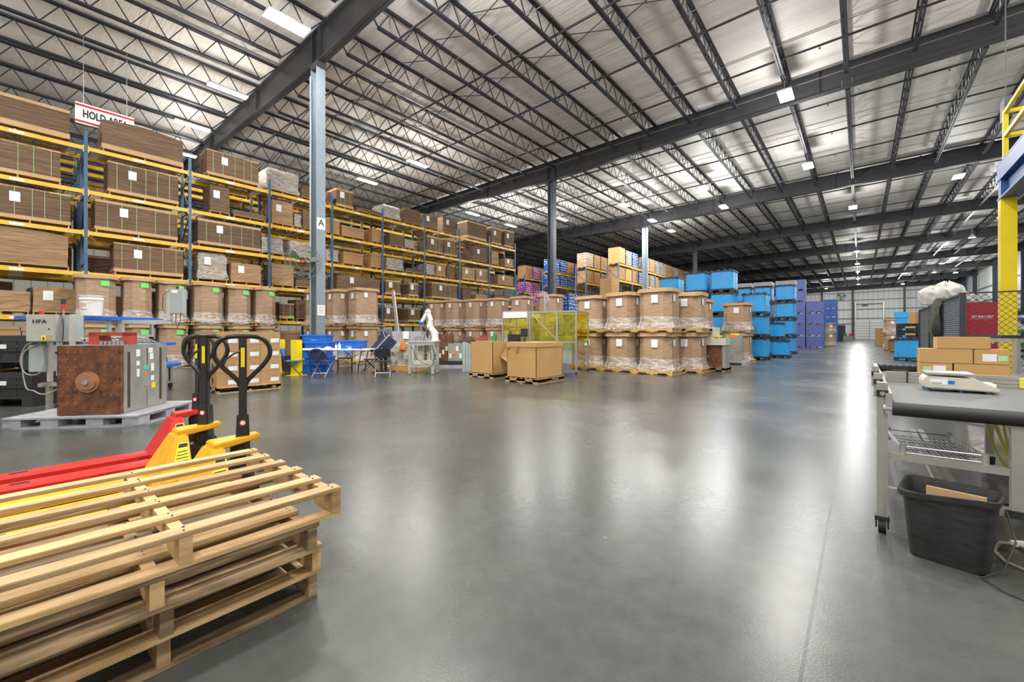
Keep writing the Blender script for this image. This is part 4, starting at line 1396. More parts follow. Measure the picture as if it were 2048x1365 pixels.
RBm = bin_mesh(1.3, 1.2, 1.04).mesh('plastic_bin', M['binblue'])
for nm, (x, y), n, me, c in (('tall stack', (-4.35, 45.2), 6, IB, 'violet-blue ribbed'), ('shorter stack', (-3.05, 45.3), 4, IB, 'violet-blue ribbed'), ('far stack', (-2.75, 62.2), 5, RBm, 'bright royal blue')):
    for k in range(n):
        tag(link('plastic_bin', me, None, (x, y, k * (1.0 if me is IB else 1.05))), '%s bulk bin, %s from the floor in the %s' % (c, nth(k + 1), nm), 'bin', 'ribbed bulk bins')
x, y = wd(1664, 42)
gaylord(x - .1, y, .13, 1.0, 1.0, 1.2, 'white film-wrapped box behind the violet-blue bins', None, seed=5)
gaylord(x - .1, y, 1.48, .9, .9, .8, 'upper film-wrapped box behind the violet-blue bins', None, seed=6)
# cabinet and bench by the dock door
x, y = wd(1683, 68)
cbt = MB().box(-.5, .5, -.3, .3, 0, 2.6)
cbt.cur = 1
cbt.box(-.46, -.02, -.31, -.3, .1, 2.5).box(.02, .46, -.31, -.3, .1, 2.5)
tag(cbt.build('storage_cabinet', [M['navy_steel'], M['steel_dark']], loc=(x, y, 0)), 'dark cabinet standing left of the far dock door', 'cabinet')
x, y = wd(1696, 66)
bt = thing('work_bench', 'grey bench with red and green items by the far dock door', 'bench', (x, y, 0))
MB().box(-.6, .6, -.35, .35, 0, .85).build('bench_body', M['plastic_grey'], bt)
MB().box(-.5, -.1, -.2, .2, .85, 1.3).build('green_case', M['green'], bt)
MB().box(.1, .5, -.2, .2, .85, 1.25).build('red_case', M['red'], bt)

# ------------------------------------------------------------------ right side of the aisle, far part
def place_px(px, py_base, z=0):
    return gp(px, py_base, z)
rg = 'loads right of the aisle'
x, y = wd(1762, 44)
for k in range(5):
    t = thing('carton', 'tan carton in the far stack right of the aisle, %s from the floor' % nth(k + 1), 'carton', (x, y, .12 + .33 * k), 0, rg)
    MB().box(-.46, .46, -.5, .5, 0, .325).build('box_body', M['kraft_light'], t)
    MB().box(-.08, .08, -.503, -.5, .12, .17).build('hand_hole', M['ink'], t)
pallet(x, y, 0, 1.0, 1.1, 'pallet under the far tan cartons right of the aisle')
x, y = wd(1783, 36.5)
gstack(x, y, 1.15, 1.1, 1.12, 1.1, 'far right of the aisle', rg, seed=90)
x, y = wd(1789, 28.5)
ob = thing('open_carton', 'open brown carton on the floor left of the blue container', 'carton', (x, y, 0), .2, rg)
m = MB()
for a in ((-.42, -.39, -.45, .45), (.39, .42, -.45, .45), (-.42, .42, -.45, -.42), (-.42, .42, .42, .45)):
    m.box(a[0], a[1], a[2], a[3], .12, .85)
m.box(-.42, .42, -.45, .45, .12, .15)
m.build('box_body', M['kraft_dark'], ob)
MB().box(-.42, .42, -.75, -.45, .84, .86).build('flap', M['kraft'], ob)
pallet(x, y, 0, .9, 1.0, 'pallet under the open brown carton', .2)
x, y = wd(1812, 27.5)
for k, (h, mt, w) in enumerate(((.9, 'kraft', 1.1), (.85, 'kraft_dark', 1.1), (.7, 'kraft', 1.0))):
    tag(MB().box(-w / 2, w / 2, -.5, .5, 0, h).build('carton', M[mt], loc=(x + .9, y + .6, [0, .91, 1.77][k])), 'brown carton in the pile behind the black bins, %s from the floor' % nth(k + 1), 'carton', rg)
x, y = wd(1803, 30)
tag(MB().box(-.35, .35, -.3, .3, 2.35, 2.75).box(-.3, .3, -.25, .25, 0, 2.35).build('plastic_bin', M['tote'], loc=(x, y, 0)), 'sky-blue bin top showing above the cartons right of aisle', 'bin')
# blue container with black bins on top
x, y = wd(1817, 19.2)
bt_ = tote(x, y, 0, 'sky-blue container right of the aisle with black bins on it', group=None)
bt_.scale = (.93, .9, .98)
BBm = bin_mesh(.86, .8, .3, 5).mesh('black_bin', M['black'])
for k in range(2):
    t = thing('black_bin', 'black slotted bin on the sky-blue container, %s' % ('lower' if k == 0 else 'upper'), 'bin', (x + .03, y, 1.04 + .31 * k))
    link('bin_body', BBm, t)
    MB().box(-.17, .17, -.42, -.405, .12, .2).build('card_label', M['kraft_light'], t)
# octagonal tan bin behind the fence
x, y = wd(1842, 24.0)
ob = thing('bulk_box', 'tan octagonal box raised behind the left end of the mesh fence', 'bulk box', (x, y, 1.72))
MB().loft([[(p[0], p[1], zz) for p in octa(.5, .5, .22)] for zz in (0, .72)]).build('box_body', M['kraft'], ob)
tag(MB().box(-.55, .55, -.55, .55, 0, 1.7).build('shelving', M['steel_dark'], loc=(x, y, 0)), 'dark shelving unit under the tan octagonal box', 'shelf')

# ------------------------------------------------------------------ mesh cage
fxx, fy0, fy1, fh = 1.22, 9.55, 15.6, 1.86
def mesh_panel(x0, y0, x1, y1, z0, z1, step, w=.0035):
    m = MB()
    L_ = math.hypot(x1 - x0, y1 - y0)
    ux, uy = (x1 - x0) / L_, (y1 - y0) / L_
    H_ = z1 - z0
    t = -H_
    while t < L_:
        for s in (1, -1):
            a0, b0 = t, 0
            a1, b1 = t + H_, H_
            if s < 0:
                b0, b1 = H_, 0
            if a0 < 0:
                b0 += (-a0) * (1 if s > 0 else -1); a0 = 0
            if a1 > L_:
                b1 -= (a1 - L_) * (1 if s > 0 else -1); a1 = L_
            if a1 - a0 > .01:
                m.bar((x0 + ux * a0, y0 + uy * a0, z0 + b0), (x0 + ux * a1, y0 + uy * a1, z0 + b1), w * 2)
        t += step
    return m
fence = thing('mesh_fence', 'black diamond-mesh fence around the red cabinet and yellow post', 'fence', (0, 0, 0))
for (a, b) in ((9.55, 11.5), (11.5, 13.5), (13.5, 15.6)):
    mesh_panel(fxx, a, fxx, b, .1, fh - .02, .075, .005).build('mesh_panel', M['fence_wire'], fence)
mesh_panel(fxx, fy0, 5.5, fy0, .1, fh - .02, .085, .003).build('mesh_panel', M['steel_dark'], fence)
for yy in (9.55, 11.5, 13.5, 15.6):
    MB().box(fxx - .035, fxx + .035, yy - .035, yy + .035, 0, fh).build('fence_post', M['steel_dark'], fence)
for xx in (3.4, 5.5):
    MB().box(xx - .035, xx + .035, fy0 - .035, fy0 + .035, 0, fh).build('fence_post', M['steel_dark'], fence)
MB().box(fxx - .02, fxx + .02, fy0, fy1, fh - .03, fh).box(fxx, 5.5, fy0 - .012, fy0 + .012, fh - .02, fh).build('top_rail', M['steel_dark'], fence)
MB().box(fxx - .025, fxx + .025, fy0, fy1, .75, .8).build('middle_rail', M['steel_dark'], fence)
# jacket on the fence
jk = thing('jacket', 'dark jacket draped over the top rail of the mesh fence', 'jacket', (fxx, 11.75, fh))
m = MB()
rings = []
for z, w, dx in ((.03, .2, .02), (.02, .26, -.06), (-.12, .34, -.1), (-.35, .38, -.12), (-.55, .36, -.13), (-.68, .22, -.1)):
    rings.append([(dx + (.05 if q > 5 else -.03) + .02 * math.sin(q * 2.1 + z * 9), w * math.cos(2 * PI * q / 12), z + .03 * math.sin(q * 1.7)) for q in range(12)])
m.loft(rings)
m.build('jacket_body', M['cloth'], jk, smooth=True)
m = MB()
m.loft([[(-.1 + .04 * math.cos(2 * PI * q / 8), .12 + w * math.sin(2 * PI * q / 8), z) for q in range(8)] for z, w in ((-.6, .1), (-.9, .09), (-1.2, .07), (-1.3, .06))])
m.build('sleeve', M['cloth'], jk, smooth=True)
# red vending cabinet
x, y = wd(1949, 11.2)
rc = thing('vending_cabinet', 'red cabinet with white lettering behind the mesh fence', 'cabinet', (x, y, 0), math.radians(10))
MB().box(-.42, .36, -.38, .38, 0, 2.03).build('cabinet_body', M['maroon'], rc)
MB().box(-.42, -.26, -.395, -.38, .05, 2.0).build('side_strip', mk('red_strip_paint', (.50, .05, .08), .3), rc)
MB().box(-.25, .35, -.4, -.38, 1.08, 2.0).box(-.25, .35, -.4, -.38, .08, 1.05).build('door', M['maroon'], rc)
for z in (1.66, .98):
    text('GRAINGER', .085, M['white'], rc, (.02, -.405, z), FACE_MY, bold=.012)
MB().box(-.22, .2, -.405, -.4, 1.60, 1.605).build('underline', M['white'], rc)
# big translucent bags on top of shelving behind the fence
bx = thing('bag_shelf', 'dark shelving behind the fence holding white bags', 'shelf', wd(1893, 14.8) + (0,), 0)
MB().box(-.45, 1.0, -.5, .5, 0, 2.2).build('shelf_body', M['steel_dark'], bx)
for k, (px, w, h, z) in enumerate(((1866, .36, .58, 2.205), (1893, .42, .74, 2.205), (1922, .40, .44, 2.205))):
    x, y = wd(px, 14.2 + .2 * k)
    rr = random.Random(k)
    rings = []
    ph = [rr.uniform(0, 6) for _ in range(6)]
    for j in range(15):
        a = j / 14
        rad = w * (.78 + .25 * math.sin(a * PI * .9)) * (1 if a < .7 else max(.12, 1 - ((a - .7) / .31) ** 2 * .9))
        rings.append([(rad * math.cos(u) * g, rad * .8 * math.sin(u) * g, h * a * (1 + .12 * math.sin(3 * u + ph[4]) * a)) for u, g in
                      [(2 * PI * q / 36, 1 + .10 * math.sin(5 * 2 * PI * q / 36 + ph[0] + a * 4) * math.sin(a * 7 + ph[1]) + .05 * math.sin(11 * 2 * PI * q / 36 + ph[2] - a * 9) + rr.uniform(-.02, .02)) for q in range(36)]])
    tag(MB().loft(rings).build('plastic_bag', M['bag'], loc=(x, y, z), smooth=True), 'crumpled white plastic bag on the shelving behind the fence, %s' % ['left', 'middle', 'right'][k], 'bag', 'white bags above the fence')
# shelving with green shelves either side of the yellow post
sh = thing('storage_shelves', 'shelving with green shelf edges and stocked bins behind the yellow post', 'shelf', wd(2022, 11.6) + (0,), 0)
MB().box(-.95, -.88, -.3, .3, 0, 2.0).box(.9, .97, -.3, .3, 0, 2.0).build('shelf_post', M['galv'], sh)
for k, z in enumerate((.62, .95, 1.3, 1.62)):
    MB().box(-.9, .92, -.3, .3, z - .05, z + .03).build('shelf_edge', M['green'] if k < 3 else M['mezz_blue'], sh)
    MB().box(-.86, .88, -.28, -.26, z + .03, z + .10).build('price_strip', M['white'], sh)
x0_, y0_ = wd(2022, 11.6)
for j, z in enumerate((.65, .98, 1.33, 1.68)):
    for k in range(6):
        mt = ['kraft_pale', 'white_pl', 'kraft_light', 'black', 'kraft', 'white'][(k + j * 2) % 6]
        tag(MB().box(-.12, .12, -.22, .22, 0, .15 + .03 * (k % 3)).build('parts_box', M[mt], loc=(x0_ - .72 + .29 * k, y0_, z)), '%s parts box on the green shelving, %s shelf, %s from left' % (M[mt].name.replace('_', ' '), ['bottom', 'second', 'third', 'top'][j], nth(k + 1)), 'box', 'boxes on the green shelving')
MB().box(-.55, -.32, -.34, -.31, 1.33, 1.62).build('poster', M['white'], sh)

# ------------------------------------------------------------------ mezzanine corner with yellow rails
px_, py_2 = wd(2015, 9.2)
yp = thing('support_post', 'tall yellow square post holding the blue platform beam', 'post', (px_, py_2, 0))
zt = zat(398, px_, py_2)
MB().box(-.12, .12, -.12, .12, 0, zt).build('yellow_sleeve', M['yellow'], yp)
MB().box(-.115, .115, -.115, .115, zt, zt + .42).build('blue_top', M['mezz_blue'], yp)
mz = thing('mezzanine_platform', 'blue steel platform with yellow guard rails, top right corner', 'platform', (px_, py_2, zt))
MB().box(-.13, .13, -7.5, .16, .0 + .42, .46 + .3).box(-.02, .02, -7.5, .16, .04, .42).box(-.13, .13, -7.5, .16, 0, .04).build('blue_beam', M['mezz_blue'], mz)
MB().box(.14, 3.5, -.12, .12, .1, .46).box(-.13, 3.5, -7.5, .16, .77, .80).build('platform_floor', M['mezz_blue'], mz)
for yy in (.05, -1.9, -3.85, -5.8):
    MB().box(-.06, .02, yy - .04, yy + .04, .8, 1.95).build('rail_post', M['yellow'], mz)
for z in (1.88, 1.36):
    MB().box(-.05, .01, -7.4, .08, z, z + .08).box(-.05, 1.2, .02, .08, z, z + .08).build('guard_rail', M['yellow'], mz)
pc = thing('platform_cabinet', 'white panelled cabinet standing on the blue platform', 'cabinet', (px_ + .45, py_2 - 2.3, zt + .81))
MB().box(-.25, 2, -4, 1.9, 0, 2.1).build('cabinet_body', M['white_pl'], pc)
MB().box(-.27, -.25, -4, 1.9, .95, 1.02).box(-.27, -.25, 1.83, 1.9, 0, 2.1).build('panel_frame', M['galv'], pc)
# white equipment hanging near the rail
x, y = wd(2010, 9.9)
hsn = tag(MB().box(-.06, .06, -.3, .1, 0, .5).box(-.04, .04, -.2, .0, -.25, 0).box(-.01, .01, -.06, -.04, .5, 11.8 - zat(245, x, y)).build('hanging_projector', M['steel_dark'], loc=(x, y, zat(245, x, y))), 'small grey device hung from the joists near the yellow rail', 'device')

# ================================================================== pallet of small cartons
cx0, cy0 = -11.06, 2.77
pallet(cx0 + .53, cy0 + .61, 0, 1.1, 1.25, 'wooden pallet under the tan labelled cartons', mat='wood')
cw, cl, chh = .52, .405, .285
lbt = mk('carton_label_paper', (.72, .76, .80), .5)
crt = {}
for lvl in range(4):
    for j in range(3):
        for i in range(2):
            x, y = cx0 + .01 + cw * (i + .5), cy0 + cl * (j + .5)
            t = thing('carton', 'tan labelled carton, %s layer from the pallet, %s from the left%s' % (nth(lvl + 1), nth(j + 1), ', back row' if i == 0 else ''), 'carton', (x, y, .13 + chh * lvl), 0, 'cartons on the pallet behind the jacks')
            if not crt:
                crt['b'] = MB().box(-cw / 2 + .003, cw / 2 - .003, -cl / 2 + .003, cl / 2 - .003, 0, chh - .004).mesh('box_body', M['kraft_box'])
                crt['l'] = MB().box(cw / 2 - .002, cw / 2, -.0, .17, .045, .135).mesh('paper_label', lbt)
                crt['h'] = MB().box(cw / 2 - .002, cw / 2, .03, .12, .155, .168).mesh('hand_hole', M['kraft_dark'])
                crt['p'] = MB().box(-.05, .05, -cl / 2, -cl / 2 + .002, .07, .19).mesh('printed_mark', M['inkbrown'])
            link('box_body', crt['b'], t)
            if i == 1:
                link('paper_label', crt['l'], t); link('hand_hole', crt['h'], t)
            if j == 0:
                link('printed_mark', crt['p'], t)

# ================================================================== pallet jacks
def jack(loc, mat, lab, turn, lean, tilt=0.0):
    t = thing('pallet_jack', lab, 'pallet jack', loc, 0, 'hand pallet jacks')
    for s in (-1, 1):
        x = s * .19
        f = MB()
        f.prism([(-.08, .045), (.08, .045), (.08, .085), (.06, .105), (-.06, .105), (-.08, .085)], -1.1, 0, axis='y')
        f.v = [(v[0] + x, v[1], v[2]) for v in f.v]
        f.add([(x - .08, -1.1, .05), (x + .08, -1.1, .05), (x + .03, -1.22, .04), (x - .03, -1.22, .04), (x - .08, -1.1, .1), (x + .08, -1.1, .1), (x + .03, -1.22, .06), (x - .03, -1.22, .06)],
              [(3, 2, 1, 0), (4, 5, 6, 7), (0, 1, 5, 4), (1, 2, 6, 5), (2, 3, 7, 6), (3, 0, 4, 7)])
        fk = f.build('fork', mat, t)
        MB().cyl((x - .05, -.95, .038), (x + .05, -.95, .038), .038, 12).build('fork_roller', M['black_rub'], t, smooth=True)
        MB().box(x - .02, x + .02, -1.0, -.9, .105, .108).box(x - .015, x + .015, -.7, -.3, .012, .04).build('slot', M['black'], t)
    b = MB()
    # body: steep plate narrowing to the top, sloping down onto the forks
    v = [(-.27, -.16, .05), (.27, -.16, .05), (.27, .06, .05), (-.27, .06, .05),
         (-.11, -.015, .44), (.11, -.015, .44), (.11, .06, .44), (-.11, .06, .44),
         (-.27, -.16, .12), (.27, -.16, .12), (.27, .06, .14), (-.27, .06, .14)]
    b.add(v, [(3, 2, 1, 0), (4, 5, 6, 7), (0, 1, 9, 8), (1, 2, 10, 9), (2, 3, 11, 10), (3, 0, 8, 11), (8, 9, 5, 4), (9, 10, 6, 5), (10, 11, 7, 6), (11, 8, 4, 7)])
    b.build('body', mat, t, bevel=.012)
    a = MB()
    a.add([(-.10, .0, .42), (.10, .0, .42), (.045, .30, .45), (-.045, .30, .45), (-.10, .0, .47), (.10, .0, .47), (.045, .30, .49), (-.045, .30, .49)],
          [(3, 2, 1, 0), (4, 5, 6, 7), (0, 1, 5, 4), (1, 2, 6, 5), (2, 3, 7, 6), (3, 0, 4, 7)])
    a.build('top_arm', mat, t, bevel=.008)
    wl = MB()
    # warning plate lies on the sloping right flank of the body
    def flank(u, w_, off):
        p0, p1, p2, p3 = Vector((.27, -.16, .12)), Vector((.27, .06, .14)), Vector((.11, .06, .44)), Vector((.11, -.015, .44))
        a_, b_ = p0.lerp(p1, u), p3.lerp(p2, u)
        n_ = (p1 - p0).cross(p3 - p0).normalized()
        return a_.lerp(b_, w_) + n_ * off
    q = [flank(u, w_, .004) for u, w_ in ((.3, .28), (.92, .28), (.92, .82), (.3, .82))]
    wl.add(q, [(0, 1, 2, 3)])
    w_ = wl.build('warning_label', mk('warning_yellow', (.80, .76, .03), .4), t)
    k_ = MB()
    for z0, z1 in ((.72, .80), (.62, .635), (.55, .565), (.48, .495), (.41, .425)):
        k_.add([flank(.36, z0, .006), flank(.86, z0, .006), flank(.86, z1, .006), flank(.36, z1, .006)], [(0, 1, 2, 3)])
    k_.build('printed_lines', M['ink'], w_)
    p = MB().cyl((0, .19, .13), (0, .19, .33), .085, 20).box(-.06, .06, .06, .16, .10, .34).cyl((0, .17, .33), (0, .17, .42), .05, 14).cyl((-.07, .24, .28), (.07, .24, .28), .045, 12)
    p.build('pump_unit', M['black'], t, bevel=.01)
    for s in (-1, 1):
        MB().cyl((s * .05, .19, .09), (s * .095, .19, .09), .09, 20).build('steering_wheel', M['black_rub'], t, smooth=True)
    # handle turns about the pump
    h = bpy.data.objects.new('tow_handle', None)
    COL.objects.link(h)
    h.parent = t
    h.location = (0, .2, 0)
    h.rotation_euler = (tilt, 0, turn)
    Rm = Matrix.Rotation(lean, 4, 'X')
    sm = MB()
    sm.loft([[(sx * w, sy * .04, z) for sx, sy in ((-1, -1), (1, -1), (1, 1), (-1, 1))] for z, w in ((.30, .046), (.45, .044), (.64, .036))])
    sm.cyl((-.075, 0, .36), (.075, 0, .36), .028, 12)
    sm.build('lower_sleeve', M['black'], h, bevel=.006)
    MB().box(-.025, .025, -.022, .022, .62, 1.19).build('shaft', M['black'], h, bevel=.006)
    lp = MB()
    half = [(0, 1.2), (.07, 1.199), (.125, 1.18), (.162, 1.135), (.172, 1.08), (.155, 1.03), (.115, .975), (.06, .915), (.024, .87), (.018, .84)]
    pts = [(-x, 0, z) for x, z in half[::-1]] + [(x, 0, z) for x, z in half[1:]]
    pts = curvy(pts, 4)
    lp.tube(pts, .0165, 10)
    lp.build('grip_loop', M['black_gloss'], h, smooth=True)
    lv = MB()
    lv.tube([(0, -.02, 1.1), (-.05, -.02, 1.08), (-.1, -.02, 1.04), (-.115, -.02, 1.0)], .008, 6)
    lv.build('release_lever', M['black'], h)
    MB().box(-.012, .012, -.028, -.027, .98, 1.12).build('yellow_sticker', M['yellow'], h)
    MB().cyl((.0, -.040, .58), (0, -.0425, .58), .021, 20).build('red_ring', M['red'], h)
    MB().cyl((.0, -.0425, .58), (0, -.0435, .58), .015, 20).build('white_disc', M['white'], h)
    return t
jack((-5.02, 1.04, 0), M['red_jack'], 'red pallet jack, rear one of the three, forks pointing left', .55, 0)
jack((-4.14, .87, 0), M['yellow_jack'], 'yellow pallet jack in the middle, black handle left of the other', .75, 0)
jack((-3.46, .92, 0), M['yellow_jack'], 'yellow pallet jack with forks under the wooden pallet stack', 1.25, 0)

# ================================================================== foreground stack of wooden pallets
def fore_pallet(x1, y1, z, lx, ly, lab, seed, n=6, bw=.078, mats=('wood', 'wood'), rz=0):
    r = random.Random(seed)
    t = thing('wooden_pallet', lab, 'pallet', (x1 - lx / 2, y1 - ly / 2, z), rz, 'pallets in the foreground stack')
    H_ = .128
    for k in range(n):
        x = -lx / 2 + bw / 2 + (lx - bw) * k / (n - 1) + (r.uniform(-.012, .012) if 0 < k < n - 1 else 0)
        w = bw * r.uniform(.9, 1.1) / 2
        e0, e1 = r.uniform(-.01, .006), r.uniform(-.006, .01)
        m = MB()
        m.box(x - w, x + w, -ly / 2 + e0, ly / 2 + e1, H_ - .018, H_)
        bo = m.build('deck_board', M[mats[k % 2]], t, bevel=.0025)
        nl = MB()
        for yy in (-ly / 2 + .03, 0, ly / 2 - .03):
            for s in (-.018, .018):
                nl.cyl((x + s, yy + r.uniform(-.008, .008), H_), (x + s, yy, H_ + .0012), .004, 6)
        nl.build('nail_heads', M['steel_dark'], bo)
    for k in range(3):
        y = -ly / 2 + .022 + (ly - .044) * k / 2
        m = MB()
        # notched stringer as one solid outline in the x-z plane
        z0, z1, zn = .016, H_ - .018, .052
        a, b, c_, d_ = -lx / 2, -lx * .34, -lx * .12, lx * .12
        poly = [(a, z0), (b, z0), (b + .02, zn), (c_ - .02, zn), (c_, z0), (d_, z0), (d_ + .02, zn), (-b - .02, zn), (-b, z0), (lx / 2, z0), (lx / 2, z1), (a, z1)]
        m.prism(poly, y - .02, y + .02, axis='y')
        m.build('stringer', M[mats[(k + 1) % 2]], t)
    for k, x in enumerate((-lx / 2 + bw / 2, -.2, .2, lx / 2 - bw / 2)):
        m = MB().box(x - bw / 2, x + bw / 2, -ly / 2, ly / 2, 0, .016)
        m.build('bottom_board', M[mats[k % 2]], t, bevel=.002)
    return t
fore_pallet(-1.94, .935, 0, 1.02, 1.12, 'bottom wooden pallet of the foreground stack, on the floor', 1, 6, .085, ('wood', 'wood_old'))
fore_pallet(-1.90, .93, .129, 1.04, 1.12, 'second wooden pallet from the floor in the foreground stack', 2, 6, .085, ('wood_old', 'wood'), rz=.012)
fore_pallet(-1.86, .90, .258, 1.04, 1.1, 'third wooden pallet from the floor, just below the top one', 3, 6, .085, ('wood', 'wood_old'), rz=-.015)
fore_pallet(-1.85, 1.0, .387, 1.05, 1.16, 'topmost pale wooden pallet of the foreground stack', 4, 6, .072, ('wood', 'wood'), rz=.0)

# ================================================================== injection mould on grey plastic pallet
AN = math.radians(47)
pl, pr = Vector((*wd(9, 5.37), 0)), Vector((*wd(275, 5.51), 0))
pc_ = (pl + pr) / 2
bk = Vector((-math.sin(AN), math.cos(AN), 0))
ct = pc_ + bk * .62
pp = thing('plastic_pallet', 'grey plastic pallet under the rusty steel mould', 'pallet', (ct.x, ct.y, 0), AN)
hw, hd = .78, .62
m = MB()
for k in range(14):
    y = -hd + .02 + (2 * hd - .04) * k / 13
    m.box(-hw, hw, y - .035, y + .035, .125, .15)
for k in range(9):
    x = -hw + .02 + (2 * hw - .04) * k / 8
    m.box(x - .02, x + .02, -hd, hd, .12, .145)
m.build('deck', M['plastic_grey'], pp)
m = MB()
for sx in (-1, -.38, .38, 1):
    for sy in (-1, 0, 1):
        cx_, cy_ = sx * (hw - .1), sy * (hd - .1)
        m.box(cx_ - .1, cx_ + .1, cy_ - .1, cy_ + .1, .02, .13)
m.build('foot_block', M['plastic_grey'], pp)
m = MB()
for sy in (-1, 0, 1):
    m.box(-hw, hw, sy * (hd - .06) - .06, sy * (hd - .06) + .06, 0, .025)
m.box(-hw, -hw + .1, -hd, hd, 0, .025).box(hw - .1, hw, -hd, hd, 0, .025)
m.build('bottom_skid', M['plastic_grey'], pp)
ml = Vector((*wd(116, 5.50), .152)); mr_ = Vector((*wd(242, 5.62), .152))
mc = (ml + mr_) / 2
ux = (mr_ - ml); wM = ux.length; AM = math.atan2(ux.y, ux.x)
mo = thing('injection_mould', 'rusty-faced steel injection mould block on the grey plastic pallet', 'mould', (mc.x, mc.y, .152), AM)
HM, DM = .92, .95
w2 = wM / 2
MB().box(-w2, w2, .05, DM, 0, HM).build('mould_block', M['mould'], mo, bevel=.004)
MB().box(-w2, w2, -.02, .05, -.0, HM - .01).build('rusty_plate', M['rust'], mo, bevel=.004)
rg_ = MB().cyl((0, -.02, .47 * HM), (0, -.045, .47 * HM), .135, 36).cyl((0, -.045, .47 * HM), (0, -.06, .47 * HM), .10, 36)
rgo = rg_.build('locating_ring', M['rust_l'], mo, smooth=True)
MB().cyl((0, -.06, .47 * HM), (0, -.085, .47 * HM), .03, 16).build('sprue_nozzle', M['galv'], mo, smooth=True)
hl, bo_ = MB(), MB()
for (x, z) in ((-.36, .13), (.36, .13), (-.36, .82), (.36, .82), (-.14, .3), (.14, .3), (-.36, .45), (.36, .46), (-.12, .84), (.12, .83), (-.12, .12), (.12, .12)):
    MB().cyl((x, -.021, z), (x, -.023, z), .018 if abs(x) > .3 or z == .3 else .01, 12).build('bolt_hole', M['black'], mo)
for i in range(3):
    for j in range(8):
        x, z = -.32 + i * .085, .16 + j * .095
        bo_.cyl((x, -.02, z), (x, -.0235, z), .009, 8)
        if j in (1, 3, 5):
            bo_.cyl((.18 + i * .08, -.02, z), (.18 + i * .08, -.0235, z), .009, 8)
bo_.build('bolt_heads', M['rust_l'], mo)
m = MB()
m.box(w2, w2 + .004, .12, .165, .06, .82).box(w2, w2 + .004, .78, .825, .08, .86)
m.box(w2, w2 + .003, .50, .504, .02, .28).box(w2, w2 + .003, .50, .515, .62, .86).box(w2, w2 + .003, .42, .56, .30, .304)
m.build('side_slot', mk('dark_rust', (.055, .035, .022), .8), mo)
for (y, z, a, b) in ((.32, .80, .07, .07), (.32, .66, .06, .04), (.32, .52, .05, .08), (.58, .84, .08, .035), (.60, .74, .07, .06), (.62, .58, .06, .08), (.62, .42, .06, .05)):
    MB().box(w2, w2 + .003, y - a / 2 * 1.1, y + a / 2 * 1.1, z - a * .6 if b < .05 else z - b * .7, z + b * .7).build('paper_label', M['white'], mo)
MB().box(w2, w2 + .004, .43, .52, .56, .62).build('teal_sticker', M['teal'], mo)
MB().box(w2, w2 + .004, .45, .49, .47, .52).build('red_tag', M['orange'], mo)
MB().box(w2, w2 + .004, .60, .68, .27, .35).build('yellow_tag', M['yellow'], mo)
m = MB().box(-.12, .0, .15, .35, HM, HM + .16).box(-.12, .33, .15, .35, HM + .12, HM + .17).box(.27, .33, .15, .35, HM, HM + .16)
m.build('red_bracket', mk('dull_red_paint', (.42, .055, .035), .4), mo)
m = MB()
rr = random.Random(3)
for k in range(9):
    x0 = -.35 + k * .07
    m.tube([(x0, .4, HM + .01), (x0 + rr.uniform(-.05, .1), .35 + rr.uniform(-.1, .1), HM + .06 + rr.uniform(0, .05)), (x0 + .12, .5, HM + .09), (x0 + .2, .62, HM + .02)], .012, 6)
m.build('hoses', M['cable_g'], mo, smooth=True)
m = MB()
for k in range(6):
    m.cyl((.05 + k * .05, .12, HM + .0), (.05 + k * .05, .12, HM + .05), .018, 8)
m.build('fittings', M['galv'], mo)

# ================================================================== stacked blue turntable carts
tgrp = 'stacked blue turntable carts'
tx, ty = wd(190, 9.0)
tzs = [.57, 1.03, 1.56]
for k, (z, ox) in enumerate(zip(tzs, (.42, .30, 0))):
    x, y = tx + ox * CS, ty + ox * SN
    t = thing('turntable_cart', ['lowest', 'middle', 'topmost'][k] + ' blue round-topped aluminium cart of the stack behind the mould', 'cart', (x, y, 0), YAW, tgrp)
    m = MB().cyl((0, 0, z - .065), (0, 0, z), 1.12, 56)
    m.build('round_top', M['tableblue'], t, smooth=True)
    zb = (0 if k == 0 else tzs[k - 1]) + .12
    f = MB()
    for sx in (-.78, .78):
        for sy in (-.5, .5):
            f.box(sx - .025, sx + .025, sy - .025, sy + .025, zb, z - .065)
    for sy in (-.5, .5):
        f.box(-.8, .8, sy - .025, sy + .025, zb, zb + .05).box(-.8, .8, sy - .025, sy + .025, z - .12, z - .065)
    for sx in (-.78, .78):
        f.box(sx - .025, sx + .025, -.5, .5, zb, zb + .05)
    f.build('frame', M['alu'], t)
    for sx in (-.78, .78):
        for sy in (-.5, .5):
            MB().cyl((sx - .015, sy, zb - .065), (sx + .015, sy, zb - .065), .055, 14).box(sx - .03, sx + .03, sy - .03, sy + .03, zb - .03, zb).build('caster', M['black_rub'], t)
